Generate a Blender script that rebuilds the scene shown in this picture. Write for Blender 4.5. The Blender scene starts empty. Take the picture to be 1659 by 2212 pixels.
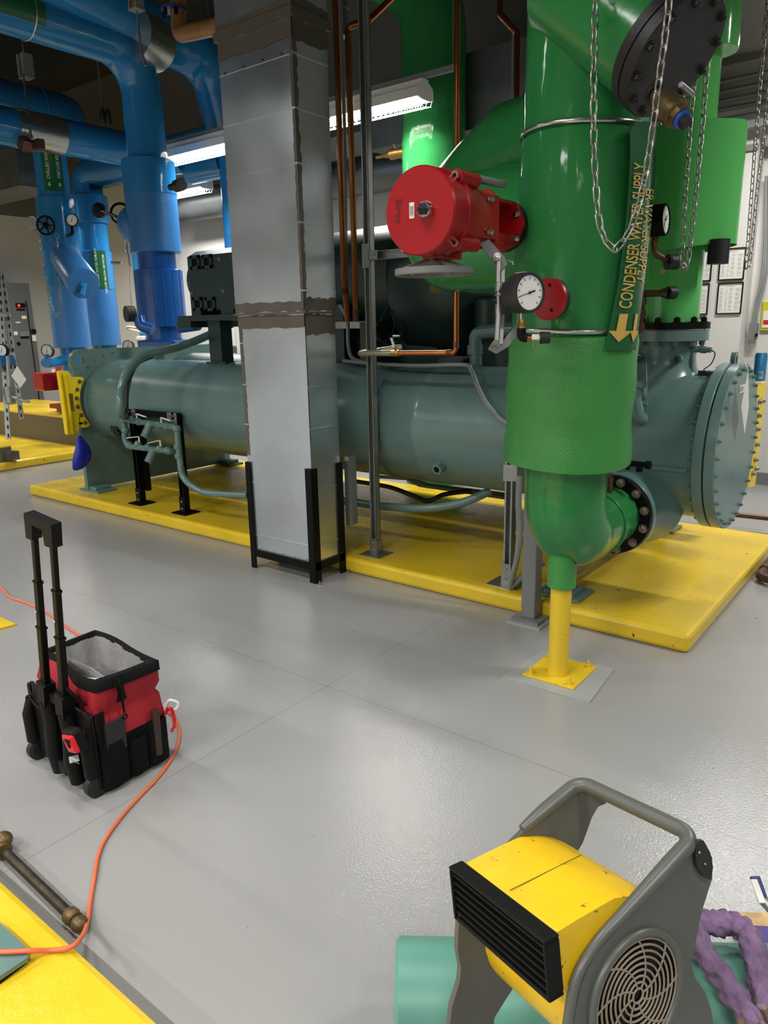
import bpy, math, random
from mathutils import Vector, Matrix
random.seed(7)
PI = math.pi
S = bpy.context.scene
COL = S.collection
V = Vector
# ---------------------------------------------------------------- camera
F, CX, CY = 1590.0, 829.5, 1106.0
CAM = V((0, 0, 1.6))
_yaw, _pit, _rol = math.radians(-38.0), math.radians(14.3), math.radians(-1.15)
CW = V((math.sin(_yaw)*math.cos(_pit), math.cos(_yaw)*math.cos(_pit), -math.sin(_pit)))
_r = V((math.cos(_yaw), -math.sin(_yaw), 0)); _u = _r.cross(CW)
CR = math.cos(_rol)*_r + math.sin(_rol)*_u
CU = -math.sin(_rol)*_r + math.cos(_rol)*_u
cam = bpy.data.cameras.new('camera'); co = bpy.data.objects.new('camera', cam); COL.objects.link(co)
m = Matrix.Identity(4)
for i in range(3):
    m[i][0], m[i][1], m[i][2], m[i][3] = CR[i], CU[i], -CW[i], CAM[i]
co.matrix_world = m
cam.sensor_fit = 'HORIZONTAL'; cam.sensor_width = 36; cam.lens = F/1659*36; cam.clip_start = .02
S.camera = co
# ---------------------------------------------------------------- world, lamps, exposure
S.view_settings.view_transform = 'Standard'; S.view_settings.look = 'None'
S.view_settings.gamma = 1; S.view_settings.use_curve_mapping = False
S.view_settings.exposure = 0.0
w = bpy.data.worlds.new('world'); S.world = w; w.use_nodes = True
w.node_tree.nodes['Background'].inputs[0].default_value = (.9, .95, 1, 1)
w.node_tree.nodes['Background'].inputs[1].default_value = .012
LZ = 3.50
LAMP_P = 74
def tube_lamp(x0, x1, y, z=LZ, power=None):
    ld = bpy.data.lights.new('fluorescent_light', 'AREA'); ld.shape = 'RECTANGLE'
    ld.size = x1-x0; ld.size_y = .15; ld.energy = power or LAMP_P; ld.spread = math.radians(150); ld.color = (1, .985, .95)
    o = bpy.data.objects.new('fluorescent_light', ld); COL.objects.link(o)
    o.location = ((x0+x1)/2, y, z); return o
FIX = [(-5.07, -3.85, 5.6), (-7.30, -6.08, 5.6), (-9.55, -8.32, 6.95), (-2.7, -1.5, 5.6)]
for a, b, y in FIX[:3]: tube_lamp(a+.03, b-.03, y, LZ-.068)
# rows of the same fixtures over and behind the camera (outside the frame)
for x in (-7.6, -4.6, -1.6, 1.4):
    for y in (.9, -2.0):
        tube_lamp(x-.6, x+.6, y, LZ+.15, LAMP_P*(.50 if y > 0 else 1.35))
for x in (-11.5,): tube_lamp(x-.6, x+.6, 3.6)
for x in (-10, -7.2, -4.4, -1.6): tube_lamp(x-.6, x+.6, -4.4, LZ+.15, LAMP_P*1.3)  # row added to brighten the wall behind the camera, which the duct mirrors
tube_lamp(.5, 1.7, 4.2, LZ+.1, LAMP_P*1.1)
tube_lamp(-1.6, -.4, 6.6, LZ+.1); tube_lamp(-11.6, -10.4, 5.9, LZ, 60)
# ---------------------------------------------------------------- measuring helpers (pixel ray onto a known plane of the room)
def ray(x, y): return CR*((x-CX)/F) - CU*((y-CY)/F) + CW
def ZP(x, y, z=0.): d = ray(x, y); return CAM + d*((z-CAM.z)/d.z)
def YP(x, y, Y): d = ray(x, y); return CAM + d*(Y/d.y)
def XP(x, y, X): d = ray(x, y); return CAM + d*(X/d.x)
def DP(x, y, D): return CAM + ray(x, y)*D
# ---------------------------------------------------------------- materials
def lin(c):
    c = c/255.; return c/12.92 if c <= .04045 else ((c+.055)/1.055)**2.4
def rgb(h):
    if isinstance(h, str): return tuple(lin(int(h[i:i+2], 16)) for i in (0, 2, 4))
    return h
def M(name, col, rough=.5, metal=0., bump=0., bs=40., var=0., vs=3., rvar=0., coat=0., emit=None, ey=0, stretch=None, spec=.5, bd=.01, speck=None, detail=4):
    mt = bpy.data.materials.new(name); mt.use_nodes = True
    nt = mt.node_tree; N = nt.nodes; L = nt.links; b = N['Principled BSDF']
    c = rgb(col)
    b.inputs['Base Color'].default_value = (*c, 1); b.inputs['Roughness'].default_value = rough
    b.inputs['Metallic'].default_value = metal; b.inputs['Specular IOR Level'].default_value = spec
    b.inputs['Coat Weight'].default_value = coat; b.inputs['Coat Roughness'].default_value = .08
    if emit:
        b.inputs['Emission Color'].default_value = (*rgb(emit), 1); b.inputs['Emission Strength'].default_value = ey
    tc = N.new('ShaderNodeTexCoord'); vec = tc.outputs['Object']
    if stretch:
        mp = N.new('ShaderNodeMapping'); mp.inputs['Scale'].default_value = stretch
        L.new(vec, mp.inputs[0]); vec = mp.outputs[0]
    def noise(sc, dt=detail):
        n = N.new('ShaderNodeTexNoise'); n.inputs['Scale'].default_value = sc; n.inputs['Detail'].default_value = dt
        L.new(vec, n.inputs['Vector']); return n.outputs['Fac']
    colout = None
    if var or rvar:
        f = noise(vs)
        if var:
            mx = N.new('ShaderNodeMix'); mx.data_type = 'RGBA'
            mr = N.new('ShaderNodeMapRange'); mr.interpolation_type = 'SMOOTHSTEP'; mr.inputs[1].default_value = .22; mr.inputs[2].default_value = .78
            L.new(f, mr.inputs[0]); L.new(mr.outputs[0], mx.inputs[0])
            mx.inputs[6].default_value = (*[max(0, k*(1-var)) for k in c], 1)
            mx.inputs[7].default_value = (*[min(1, k*(1+var)) for k in c], 1)
            colout = mx.outputs[2]
        if rvar:
            mr = N.new('ShaderNodeMapRange'); mr.interpolation_type = 'SMOOTHSTEP'; mr.inputs[1].default_value = .22; mr.inputs[2].default_value = .78
            mr.inputs[3].default_value = max(.02, rough-rvar); mr.inputs[4].default_value = min(1, rough+rvar)
            L.new(f, mr.inputs[0]); L.new(mr.outputs[0], b.inputs['Roughness'])
    if speck:   # (colour, scale, threshold)
        f2 = noise(speck[1], 2)
        mr = N.new('ShaderNodeMapRange'); mr.inputs[1].default_value = speck[2]; mr.inputs[2].default_value = speck[2]+.03
        L.new(f2, mr.inputs[0])
        mx = N.new('ShaderNodeMix'); mx.data_type = 'RGBA'
        L.new(mr.outputs[0], mx.inputs[0])
        if colout: L.new(colout, mx.inputs[6])
        else: mx.inputs[6].default_value = (*c, 1)
        mx.inputs[7].default_value = (*rgb(speck[0]), 1); colout = mx.outputs[2]
    if colout: L.new(colout, b.inputs['Base Color'])
    if bump:
        bp = N.new('ShaderNodeBump'); bp.inputs['Strength'].default_value = bump; bp.inputs['Distance'].default_value = bd
        L.new(noise(bs), bp.inputs['Height']); L.new(bp.outputs[0], b.inputs['Normal'])
    return mt
GREEN = M('green_plastic_jacket', '2c7840', .085, bump=.35, bs=3.2, bd=.03, var=.08, vs=2, stretch=(1.6, 1.6, .5))
GREENR = M('green_textured_jacket', '3a8840', .34, bump=.65, bs=90, bd=.005, var=.05, vs=4)
GREENP = M('green_smooth_elbow', '2a7c40', .2, bump=.12, bs=6, bd=.02)
GREEN2 = M('green_light_jacket', '58b45e', .13, bump=.2, bs=4, bd=.02)
DKGREEN = M('dark_green_label', '1d5a34', .25, bump=.1, bs=8)
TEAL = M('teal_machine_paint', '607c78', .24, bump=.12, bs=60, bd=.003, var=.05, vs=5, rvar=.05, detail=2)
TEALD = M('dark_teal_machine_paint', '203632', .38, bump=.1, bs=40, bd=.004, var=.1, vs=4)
TEALL = M('light_teal_paint', '5c9383', .42, bump=.08, bs=60, bd=.003, var=.06, vs=6)
BLUE = M('blue_plastic_jacket', '2577b4', .09, bump=.28, bs=3.2, bd=.03, var=.07, vs=2)
BLUEW = M('blue_wrap', '3574b4', .33, bump=.3, bs=5, bd=.03, var=.06, vs=3)
BLUEB = M('deep_blue_jacket', '1554a0', .18, bump=.25, bs=4, bd=.03, var=.05)
YEL = M('yellow_floor_paint', 'dcba28', .26, bump=.35, bs=28, bd=.006, var=.07, vs=3, rvar=.08, speck=('3a3014', 26, .735))
YELM = M('yellow_metal_paint', 'f3d420', .4, bump=.1, bs=30, bd=.003)
YELP = M('yellow_plastic', 'e2b816', .35, bump=.12, bs=20, bd=.003, var=.06, vs=14, speck=('8a6c14', 60, .70))
RED = M('red_gloss_paint', '9a121a', .3, bump=.06, bs=8, bd=.01, spec=.35)
REDM = M('red_satin_paint', '8c1016', .35, bump=.1, bs=40, bd=.003)
BLACK = M('black_paint', '0b0b0b', .45, spec=.15, bump=.1, bs=60, bd=.002)
BLACKR = M('black_rubber', '17171a', .55, bump=.15, bs=90, bd=.002)
CHAR = M('charcoal_cast_iron', '232122', .5, bump=.35, bs=70, bd=.004, var=.15, vs=10)
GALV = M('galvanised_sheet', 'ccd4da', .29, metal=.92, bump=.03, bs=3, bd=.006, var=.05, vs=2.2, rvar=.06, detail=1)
SEAL = M('grey_duct_sealant', '5a544c', .5, bump=.4, bs=25, bd=.004, var=.1, vs=12)
STEEL = M('zinc_strut_steel', '9a9b98', .38, metal=.8, bump=.05, bs=60, var=.1, vs=12)
CHROME = M('bright_steel', 'c8c8c4', .18, metal=1, bump=.05, bs=30)
BRASS = M('aged_brass', '9a7a44', .38, metal=.85, bump=.1, bs=40, var=.2, vs=10)
COPPER = M('copper_pipe', 'b06a3a', .24, metal=1, bump=.03, bs=30, var=.22, vs=5, stretch=(1, 1, .35))
COPPERD = M('tarnished_copper', '64483a', .4, metal=.7, bump=.1, bs=30, var=.25, vs=8)
BRONZE = M('dirty_bronze', '6a5838', .45, metal=.6, bump=.3, bs=50, bd=.004, var=.3, vs=14)
GREYP = M('grey_plastic', '565853', .36, bump=.08, bs=80, bd=.002, var=.08, vs=7)
GREYL = M('light_grey_paint', '9b9c9a', .4, bump=.1, bs=60, bd=.002, var=.06)
GREYM = M('grey_painted_metal', '767877', .36, bump=.06, bs=60, bd=.002)
GREYC = M('grey_conduit', '7f8482', .4, var=.06)
CABG = M('grey_cabinet_paint', '5c5f62', .45, var=.05)
WHITE = M('white_enamel', 'd8d8d4', .4)
PAPER = M('white_paper', 'dcdad4', .6)
DIAL = M('white_dial', 'eeeeea', .35)
INK = M('black_ink', '161616', .6)
GOLD = M('gold_lettering', 'c9a44e', .45)
MINT = M('pale_lettering', 'c4d6c4', .5)
WALL = M('painted_block_wall', 'cccac5', .6, bump=.15, bs=30, bd=.004, var=.03, vs=1.2)
CEIL = M('dark_ceiling', '2a2927', .8, var=.1, vs=2)
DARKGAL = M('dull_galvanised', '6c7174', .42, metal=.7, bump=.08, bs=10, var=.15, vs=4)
REDF = M('red_bag_fabric', 'a01626', .75, bump=.3, bs=260, bd=.001, var=.08, vs=12)
BLKF = M('black_bag_fabric', '0b0b0d', .85, spec=.2, bump=.4, bs=240, bd=.0012, var=.15, vs=16)
GRYF = M('grey_lining', '8d8b89', .6, bump=.5, bs=16, bd=.012, var=.08, vs=9)
BLKP = M('black_plastic', '0b0b0c', .55, spec=.22, bump=.1, bs=50, bd=.002, var=.1, vs=15)
ORANGE = M('orange_cord', 'd86a42', .5, var=.1, vs=20)
REDP = M('red_plastic', 'c81c28', .32)
PURPLE = M('purple_cloth', '705878', .8, bump=.8, bs=26, bd=.012, var=.25, vs=22, speck=('8c785c', 14, .63))
WOOD = M('particle_board', 'c0a070', .7, bump=.4, bs=70, bd=.004, var=.25, vs=40)
BLUEF = M('blue_nylon', '1226a0', .5, bump=.5, bs=30, bd=.01, var=.1)
CANB = M('blue_can', '4292c8', .25, metal=.4, var=.1, vs=30)
LAMPM = M('glowing_tube', 'ffffff', .3, emit='fffaf0', ey=9)
REFL = M('white_reflector', 'f4f4f0', .3)
SILT = M('silver_band', 'bdbdb8', .22, metal=.9, bump=.2, bs=20)
OLIVE = M('olive_metal', '5a5a34', .5)
BROWN = M('brown_steel', '5a5348', .5, var=.1, bump=.1)
LED = M('red_indicator', 'ff3020', .3, emit='ff3020', ey=3)
CREAM = M('cream_plastic', 'd8d2c6', .5)
# floor: grey epoxy with two saw-cut joints
FLOOR = M('grey_epoxy_floor', '949391', .19, bump=.38, bs=125, bd=.0028, var=.05, vs=1.1, rvar=.07, speck=('5a5650', 16, .765))
def add_joints(mt, xs, ys, wd=.0022):
    nt = mt.node_tree; N = nt.nodes; L = nt.links; b = N['Principled BSDF']
    tc = N.new('ShaderNodeTexCoord'); sp = N.new('ShaderNodeSeparateXYZ'); L.new(tc.outputs['Object'], sp.inputs[0])
    prev = b.inputs['Base Color'].links[0].from_socket
    for ax, vals in ((0, xs), (1, ys)):
        for v in vals:
            s = N.new('ShaderNodeMath'); s.operation = 'SUBTRACT'; L.new(sp.outputs[ax], s.inputs[0]); s.inputs[1].default_value = v
            a = N.new('ShaderNodeMath'); a.operation = 'ABSOLUTE'; L.new(s.outputs[0], a.inputs[0])
            l = N.new('ShaderNodeMath'); l.operation = 'LESS_THAN'; L.new(a.outputs[0], l.inputs[0]); l.inputs[1].default_value = wd
            f = N.new('ShaderNodeMath'); f.operation = 'MULTIPLY'; L.new(l.outputs[0], f.inputs[0]); f.inputs[1].default_value = .45
            mx = N.new('ShaderNodeMix'); mx.data_type = 'RGBA'; L.new(f.outputs[0], mx.inputs[0]); L.new(prev, mx.inputs[6])
            mx.inputs[7].default_value = (.12, .12, .12, 1); prev = mx.outputs[2]
    L.new(prev, b.inputs['Base Color'])
add_joints(FLOOR, (-2.11,), (2.25,))
# ---------------------------------------------------------------- mesh builder
def frame(ax):
    a = V(ax).normalized(); t = V((0, 0, 1)) if abs(a.z) < .9 else V((1, 0, 0))
    u = t.cross(a).normalized(); return u, a.cross(u), a
def route(pts, rad, n=8):
    pts = [V(p) for p in pts]; out = [pts[0]]
    for i in range(1, len(pts)-1):
        p, a, b = pts[i], pts[i-1], pts[i+1]
        r = rad[i-1] if isinstance(rad, (list, tuple)) else rad
        d1, d2 = (a-p), (b-p); l1, l2 = d1.length, d2.length; d1.normalize(); d2.normalize()
        ang = d1.angle(d2); t = min(r/math.tan(ang/2) if ang > .01 else 0, l1*.49, l2*.49)
        q0, q1 = p+d1*t, p+d2*t
        rr = t*math.tan(ang/2); c = p+(d1+d2).normalized()*(rr/math.sin(ang/2)) if ang < PI-.01 else p
        if ang >= PI-.01: out.append(p); continue
        v0, v1 = q0-c, q1-c; th = v0.angle(v1)
        for k in range(n+1):
            s = k/n; out.append(c+(v0*math.sin((1-s)*th)+v1*math.sin(s*th))/math.sin(th))
    out.append(pts[-1]); return out
def smoothpath(pts, n=8):
    pts = [V(p) for p in pts]; P = [2*pts[0]-pts[1]]+pts+[2*pts[-1]-pts[-2]]; out = []
    for i in range(1, len(P)-2):
        for k in range(n):
            t = k/n; a, b, c, d = P[i-1], P[i], P[i+1], P[i+2]
            out.append(.5*((2*b)+(c-a)*t+(2*a-5*b+4*c-d)*t*t+(3*b-a-3*c+d)*t**3))
    out.append(pts[-1]); return out
class MB:
    def __init__(s): s.v = []; s.f = []; s.s = []
    def add(s, vs, fs, sm=False):
        o = len(s.v); s.v += [V(x) for x in vs]; s.f += [[i+o for i in f] for f in fs]; s.s += [sm]*len(fs); return s
    def box(s, c, d, R=None):
        c = V(c); h = V(d)/2; vs = []
        for x in (-1, 1):
            for y in (-1, 1):
                for z in (-1, 1):
                    p = V((x*h.x, y*h.y, z*h.z)); vs.append(c+(R @ p if R else p))
        return s.add(vs, [(0, 1, 3, 2), (4, 6, 7, 5), (0, 4, 5, 1), (2, 3, 7, 6), (0, 2, 6, 4), (1, 5, 7, 3)])
    def bb(s, x0, x1, y0, y1, z0, z1): return s.box(((x0+x1)/2, (y0+y1)/2, (z0+z1)/2), (abs(x1-x0), abs(y1-y0), abs(z1-z0)))
    def bar(s, p0, p1, w, h, up=None):
        p0, p1 = V(p0), V(p1); a = (p1-p0); l = a.length; a.normalize()
        if up is not None: u = V(up).cross(a).normalized(); v = a.cross(u)
        else: u, v, a = frame(a)
        R = Matrix((u, v, a)).transposed(); return s.box((p0+p1)/2, (w, h, l), R)
    def lathe(s, p, ax, prof, n=32, caps=True, sm=True, a0=0, a1=2*PI):
        u, v, a = frame(ax); p = V(p); full = abs(a1-a0-2*PI) < 1e-6; m = n if full else n+1
        rings = []
        for t, r in prof:
            rings.append([p+a*t+(u*math.cos(a0+(a1-a0)*k/n)+v*math.sin(a0+(a1-a0)*k/n))*r for k in range(m)])
        # split rings at sharp corners: emit each segment with own verts if sharp
        i = 0
        while i < len(prof)-1:
            j = i+1
            while j < len(prof)-1:
                d1 = V((prof[j][0]-prof[j-1][0], prof[j][1]-prof[j-1][1])); d2 = V((prof[j+1][0]-prof[j][0], prof[j+1][1]-prof[j][1]))
                if d1.length < 1e-9 or d2.length < 1e-9 or d1.angle(d2) > .6: break
                j += 1
            vs = [q for r in rings[i:j+1] for q in r]; fs = []
            for k in range(j-i):
                for q in range(n):
                    a_, b_ = k*m+q, k*m+(q+1) % m; fs.append((a_, b_, b_+m, a_+m))
            s.add(vs, fs, sm); i = j
        if caps and full:
            if prof[0][1] > 1e-6: s.add(rings[0], [list(range(m))[::-1]])
            if prof[-1][1] > 1e-6: s.add(rings[-1], [list(range(m))])
        return s
    def cyl(s, p0, p1, r0, r1=None, n=24, caps=True, sm=True):
        p0, p1 = V(p0), V(p1); return s.lathe(p0, p1-p0, [(0, r0), ((p1-p0).length, r0 if r1 is None else r1)], n, caps, sm)
    def pipe(s, p0, p1, r, ri, n=32):
        p0, p1 = V(p0), V(p1); l = (p1-p0).length
        return s.lathe(p0, p1-p0, [(0, ri), (0, r), (l, r), (l, ri), (0, ri)], n, False)
    def tube(s, path, r, n=12, caps=True, closed=False, flat=None):
        P = [V(p) for p in path]; k = len(P)
        rs = r if isinstance(r, (list, tuple)) else [r]*k
        T = []
        for i in range(k):
            if closed: t = P[(i+1) % k]-P[i-1]
            else: t = P[min(i+1, k-1)]-P[max(i-1, 0)]
            T.append(t.normalized())
        u, v, _ = frame(T[0]); rings = []
        for i in range(k):
            t = T[i]; u = (u-t*u.dot(t)).normalized(); v = t.cross(u)
            e = flat or 1.
            rings.append([P[i]+(u*math.cos(2*PI*q/n)+v*(math.sin(2*PI*q/n)*e))*rs[i] for q in range(n)])
        vs = [q for g in rings for q in g]; fs = []
        for i in range(k if closed else k-1):
            i2 = (i+1) % k
            for q in range(n):
                q2 = (q+1) % n; fs.append((i*n+q, i*n+q2, i2*n+q2, i2*n+q))
        s.add(vs, fs, True)
        if caps and not closed: s.add(rings[0], [list(range(n))[::-1]]); s.add(rings[-1], [list(range(n))])
        return s
    def sph(s, c, r, n=12, sc=(1, 1, 1)):
        vs = []; fs = []
        for i in range(n+1):
            for j in range(2*n):
                a, b = PI*i/n, PI*j/n; vs.append(V(c)+V((math.sin(a)*math.cos(b)*sc[0], math.sin(a)*math.sin(b)*sc[1], math.cos(a)*sc[2]))*r)
        for i in range(n):
            for j in range(2*n): j2 = (j+1) % (2*n); fs.append((i*2*n+j, (i+1)*2*n+j, (i+1)*2*n+j2, i*2*n+j2))
        return s.add(vs, fs, True)
    def torus(s, c, ax, R, r, n=32, m=8, a0=0, a1=2*PI):
        u, v, a = frame(ax); cl = abs(a1-a0-2*PI) < 1e-6
        pts = [V(c)+(u*math.cos(a0+(a1-a0)*k/n)+v*math.sin(a0+(a1-a0)*k/n))*R for k in range(n if cl else n+1)]
        return s.tube(pts, r, m, closed=cl)
    def prism(s, poly, w, sm=False):
        """poly: 3D points in a plane, w: extrusion vector"""
        P = [V(p) for p in poly]; w = V(w); n = len(P)
        s.add(P, [list(range(n))[::-1]]); s.add([p+w for p in P], [list(range(n))])
        for i in range(n):
            j = (i+1) % n; s.add([P[i], P[j], P[j]+w, P[i]+w], [(0, 1, 2, 3)])
        return s
    def grid(s, rows, thick=None, sm=True):
        """rows of 3D points -> surface (with thickness along the face normal)"""
        R = [[V(p) for p in r] for r in rows]; h, k = len(R), len(R[0])
        vs = [p for r in R for p in r]; fs = [(i*k+j, i*k+j+1, (i+1)*k+j+1, (i+1)*k+j) for i in range(h-1) for j in range(k-1)]
        s.add(vs, fs, sm)
        if thick:
            t = V(thick); s.add([p+t for p in vs], [f[::-1] for f in fs], sm)
            loop = [R[0][j] for j in range(k)]+[R[i][-1] for i in range(1, h)]+[R[-1][j] for j in range(k-2, -1, -1)]+[R[i][0] for i in range(h-2, 0, -1)]
            for i in range(len(loop)):
                a, b = loop[i], loop[(i+1) % len(loop)]; s.add([a, b, b+t, a+t], [(0, 1, 2, 3)])
        return s
    def build(s, name, mat, parent=None, local=False, bevel=0, org=None):
        me = bpy.data.meshes.new(name)
        if parent is not None:
            off = V((0, 0, 0)) if local else wloc(parent)
        else:
            if org is not None: off = V(org)
            else:
                xs = [v.x for v in s.v]; ys = [v.y for v in s.v]; zs = [v.z for v in s.v]
                off = V(((min(xs)+max(xs))/2, (min(ys)+max(ys))/2, min(zs)))
        me.from_pydata([v-off for v in s.v], [], s.f); me.update()
        for p, q in zip(me.polygons, s.s): p.use_smooth = q
        me.materials.append(mat)
        o = bpy.data.objects.new(name, me); COL.objects.link(o)
        if parent is not None: o.parent = parent
        else: o.location = off
        if bevel:
            b = o.modifiers.new('bevel', 'BEVEL'); b.width = bevel; b.segments = 2; b.limit_method = 'ANGLE'; b.angle_limit = .6
        return o
def wloc(o):
    p = V((0, 0, 0))
    while o is not None: p = p+o.location; o = o.parent
    return p
def tag(o, label=None, cat=None, group=None, kind=None):
    if label: o['label'] = label
    if cat: o['category'] = cat
    if group: o['group'] = group
    if kind: o['kind'] = kind
    return o
def thing(name, label, cat, loc=(0, 0, 0), group=None, mat=None):
    o = bpy.data.objects.new(name, None); COL.objects.link(o); o.location = loc; o.empty_display_size = .05
    if mat is not None: o.matrix_world = mat
    return tag(o, label, cat, group)
def part(name, mesh_src, parent, loc, direction=None, roll=0):
    """another copy of a part that shares its mesh"""
    o = bpy.data.objects.new(name, mesh_src); COL.objects.link(o); o.parent = parent
    o.location = V(loc)-wloc(parent)
    if direction is not None: o.rotation_euler = V(direction).to_track_quat('Z', 'Y').to_euler()
    return o
_bm = {}
def bolt_mesh(r, mat, h=None, stud=True):
    k = (round(r, 4), mat.name, h)
    if k not in _bm:
        b = MB(); h = h or r*1.1
        b.lathe((0, 0, 0), (0, 0, 1), [(0, r*1.35), (r*.2, r*1.35)], 16)
        b.lathe((0, 0, r*.2), (0, 0, 1), [(0, r), (h*.85, r), (h, r*.85)], 6, sm=False)
        if stud: b.cyl((0, 0, h), (0, 0, h+r*.5), r*.5, n=10)
        me = bpy.data.meshes.new('bolt'); me.from_pydata(b.v, [], b.f); me.update()
        for p, q in zip(me.polygons, b.s): p.use_smooth = q
        me.materials.append(mat); _bm[k] = me
    return _bm[k]
def bolts(parent, c, ax, R, n, r, mat, a0=0., a1=2*PI, name='bolt', h=None):
    u, v, a = frame(ax); me = bolt_mesh(r, mat, h)
    full = abs(a1-a0) > 6.28
    for k in range(n):
        th = a0+(a1-a0)*k/(n if full else max(1, n-1))
        part(name, me, parent, V(c)+(u*math.cos(th)+v*math.sin(th))*R, a)
# text as mesh, mapped by a function (u right, v up) -> 3D
_dg = None
def text_mesh(txt, size, fn, parent, mat, name='lettering', local=False, depth=.0, shear=0, wide=1., align='LEFT'):
    cu = bpy.data.curves.new('t', 'FONT'); cu.body = txt; cu.size = size; cu.shear = shear; cu.align_x = align
    cu.resolution_u = 3; cu.offset = size*.012
    to = bpy.data.objects.new('t', cu); COL.objects.link(to)
    dg = bpy.context.evaluated_depsgraph_get(); me0 = bpy.data.meshes.new_from_object(to.evaluated_get(dg))
    b = MB(); off = V((0, 0, 0))
    vs = [fn(v.co.x*wide, v.co.y) for v in me0.vertices]
    b.add(vs, [list(p.vertices) for p in me0.polygons])
    bpy.data.objects.remove(to); bpy.data.curves.remove(cu); bpy.data.meshes.remove(me0)
    return b.build(name, mat, parent, local)
def chain(path, link, r, parent=None, mat=None):
    P = [V(p) for p in path]; L = [0]
    for i in range(1, len(P)): L.append(L[-1]+(P[i]-P[i-1]).length)
    tot = L[-1]; pitch = link-2.6*r; n = int(tot/pitch); b = MB(); u = None
    def at(s):
        for i in range(1, len(P)):
            if s <= L[i]: return P[i-1].lerp(P[i], (s-L[i-1])/max(1e-9, L[i]-L[i-1]))
        return P[-1]
    for k in range(n):
        c0, c1 = at(k*pitch), at((k+1)*pitch); a = (c1-c0).normalized(); c = (c0+c1)/2
        if u is None: u, v, _ = frame(a)
        u = (u-a*u.dot(a)).normalized(); v = a.cross(u)
        w = (u*.8+v*.6) if k % 2 else (v*.8-u*.6)
        hw = link*.21; hl = link/2-hw*.8; pts = []
        for q in range(12):
            th = 2*PI*q/12; pts.append(c+a*(math.copysign(hl, math.sin(th))*(1 if abs(math.sin(th)) > .1 else 0)+hw*math.sin(th)*.8)+w*hw*math.cos(th))
        b.tube(pts, r, 6, closed=True)
    return b
# ================================================================ the setting
def struct(name, b, mat, **k): o = b.build(name, mat, **k); o['kind'] = 'structure'; return o
WY = 7.86; WX = -13.8; ZC = 5.6
struct('floor', MB().bb(WX, 6, -6, WY, -.1, 0), FLOOR, org=(0, 0, 0))
struct('wall_back', MB().bb(WX, 6, WY, WY+.15, 0, ZC), WALL)
struct('wall_left', MB().bb(WX-.15, WX, -6, WY, 0, ZC), WALL)
struct('wall_right', MB().bb(6, 6.15, -6, WY, 0, ZC), WALL)
struct('wall_front', MB().bb(WX, 6, -6.15, -6, 0, ZC), WALL)
struct('ceiling', MB().bb(WX, 6, -6, WY, ZC, ZC+.1), CEIL)
struct('trim_1', MB().bb(-2.9, -1.69, 7.6, WY, 0, ZC), WALL)            # projecting pilaster that carries the framed sheets
b = MB()
for x in (-9.0, -7.75, -6.5, -5.25, -4.0): b.bb(x-.012, x+.012, WY-.012, WY, 0, ZC)
struct('trim_2', b, M('wall_batten', 'dcd8d0', .6))
b = MB(); b.bb(-1.69, 6, WY-.012, WY, 0, .12); struct('baseboard_back', b, M('grey_baseboard', '77797a', .4))
b = MB(); b.bb(-2.9, -1.67, 7.588, 7.6, 0, .12); struct('baseboard_pilaster', b, M('grey_baseboard_2', '77797a', .4)); bpy.data.objects['baseboard_pilaster'].name = 'baseboard_left'
b = MB()
for z in (3.02, 3.75): b.bb(-2.9, -1.69, 7.575, 7.6, z, z+.05)
b.bb(-2.9, 2, 7.56, 7.585, 4.3, 4.36)
struct('trim_3', b, M('grey_trim', '83807a', .5))
UPSHADE = M('upper_wall_shade', '64635f', .7)  # darker grey puts the lack of light above the lamps into the wall colour
struct('upper_shade_back', MB().bb(WX, -2.9, WY-.02, WY-.013, 3.95, ZC), UPSHADE)
struct('upper_shade_left', MB().bb(WX, WX+.012, -6, WY-.03, 3.6, ZC), UPSHADE)
# ================================================================ pads
def pad(name, label, x0, x1, y0, y1, h, mat=YEL, cat='concrete pad'):
    return tag(MB().bb(x0, x1, y0, y1, 0, h).build(name, mat, bevel=.022), label, cat)
pad('concrete_pad', 'long yellow painted concrete pad under the large teal chiller', -7.3, -.88, 3.53, 5.65, .10)
pad('concrete_pad', 'yellow painted pad at far left carrying the red pump motor', -13.3, -8.84, 2.2, 6.95, .10)
pad('concrete_pad', 'yellow pad in the bottom left corner nearest the camera', -4.2, -.95, -.5, .715, .10)
# ================================================================ chiller
YC, ZCN, RS = 4.14, .94, .388
ch = thing('chiller', 'large teal water chiller with two long shells and dark green compressor on the yellow pad', 'chiller', (-3.7, 4.6, .1))
sh = MB(); sh.lathe((-6.5, YC, ZCN), (1, 0, 0), [(0, RS), (2.62, RS), (2.63, RS+.004), (2.66, RS+.004), (2.67, RS), (3.78, RS), (3.79, RS+.005), (3.83, RS+.005), (3.84, RS), (5.51, RS)], 96)
sh = sh.build('condenser_shell', TEAL, ch)
MB().torus((-3.02, YC, ZCN), (1, 0, 0), RS+.002, .007, 64).build('weld_bead', TEAL, sh); MB().bar((-1.55, YC-RS*.985, ZCN-.07), (-1.02, YC-RS*.985, ZCN-.075), .012, .02).build('weld_bead', TEAL, sh)
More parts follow.
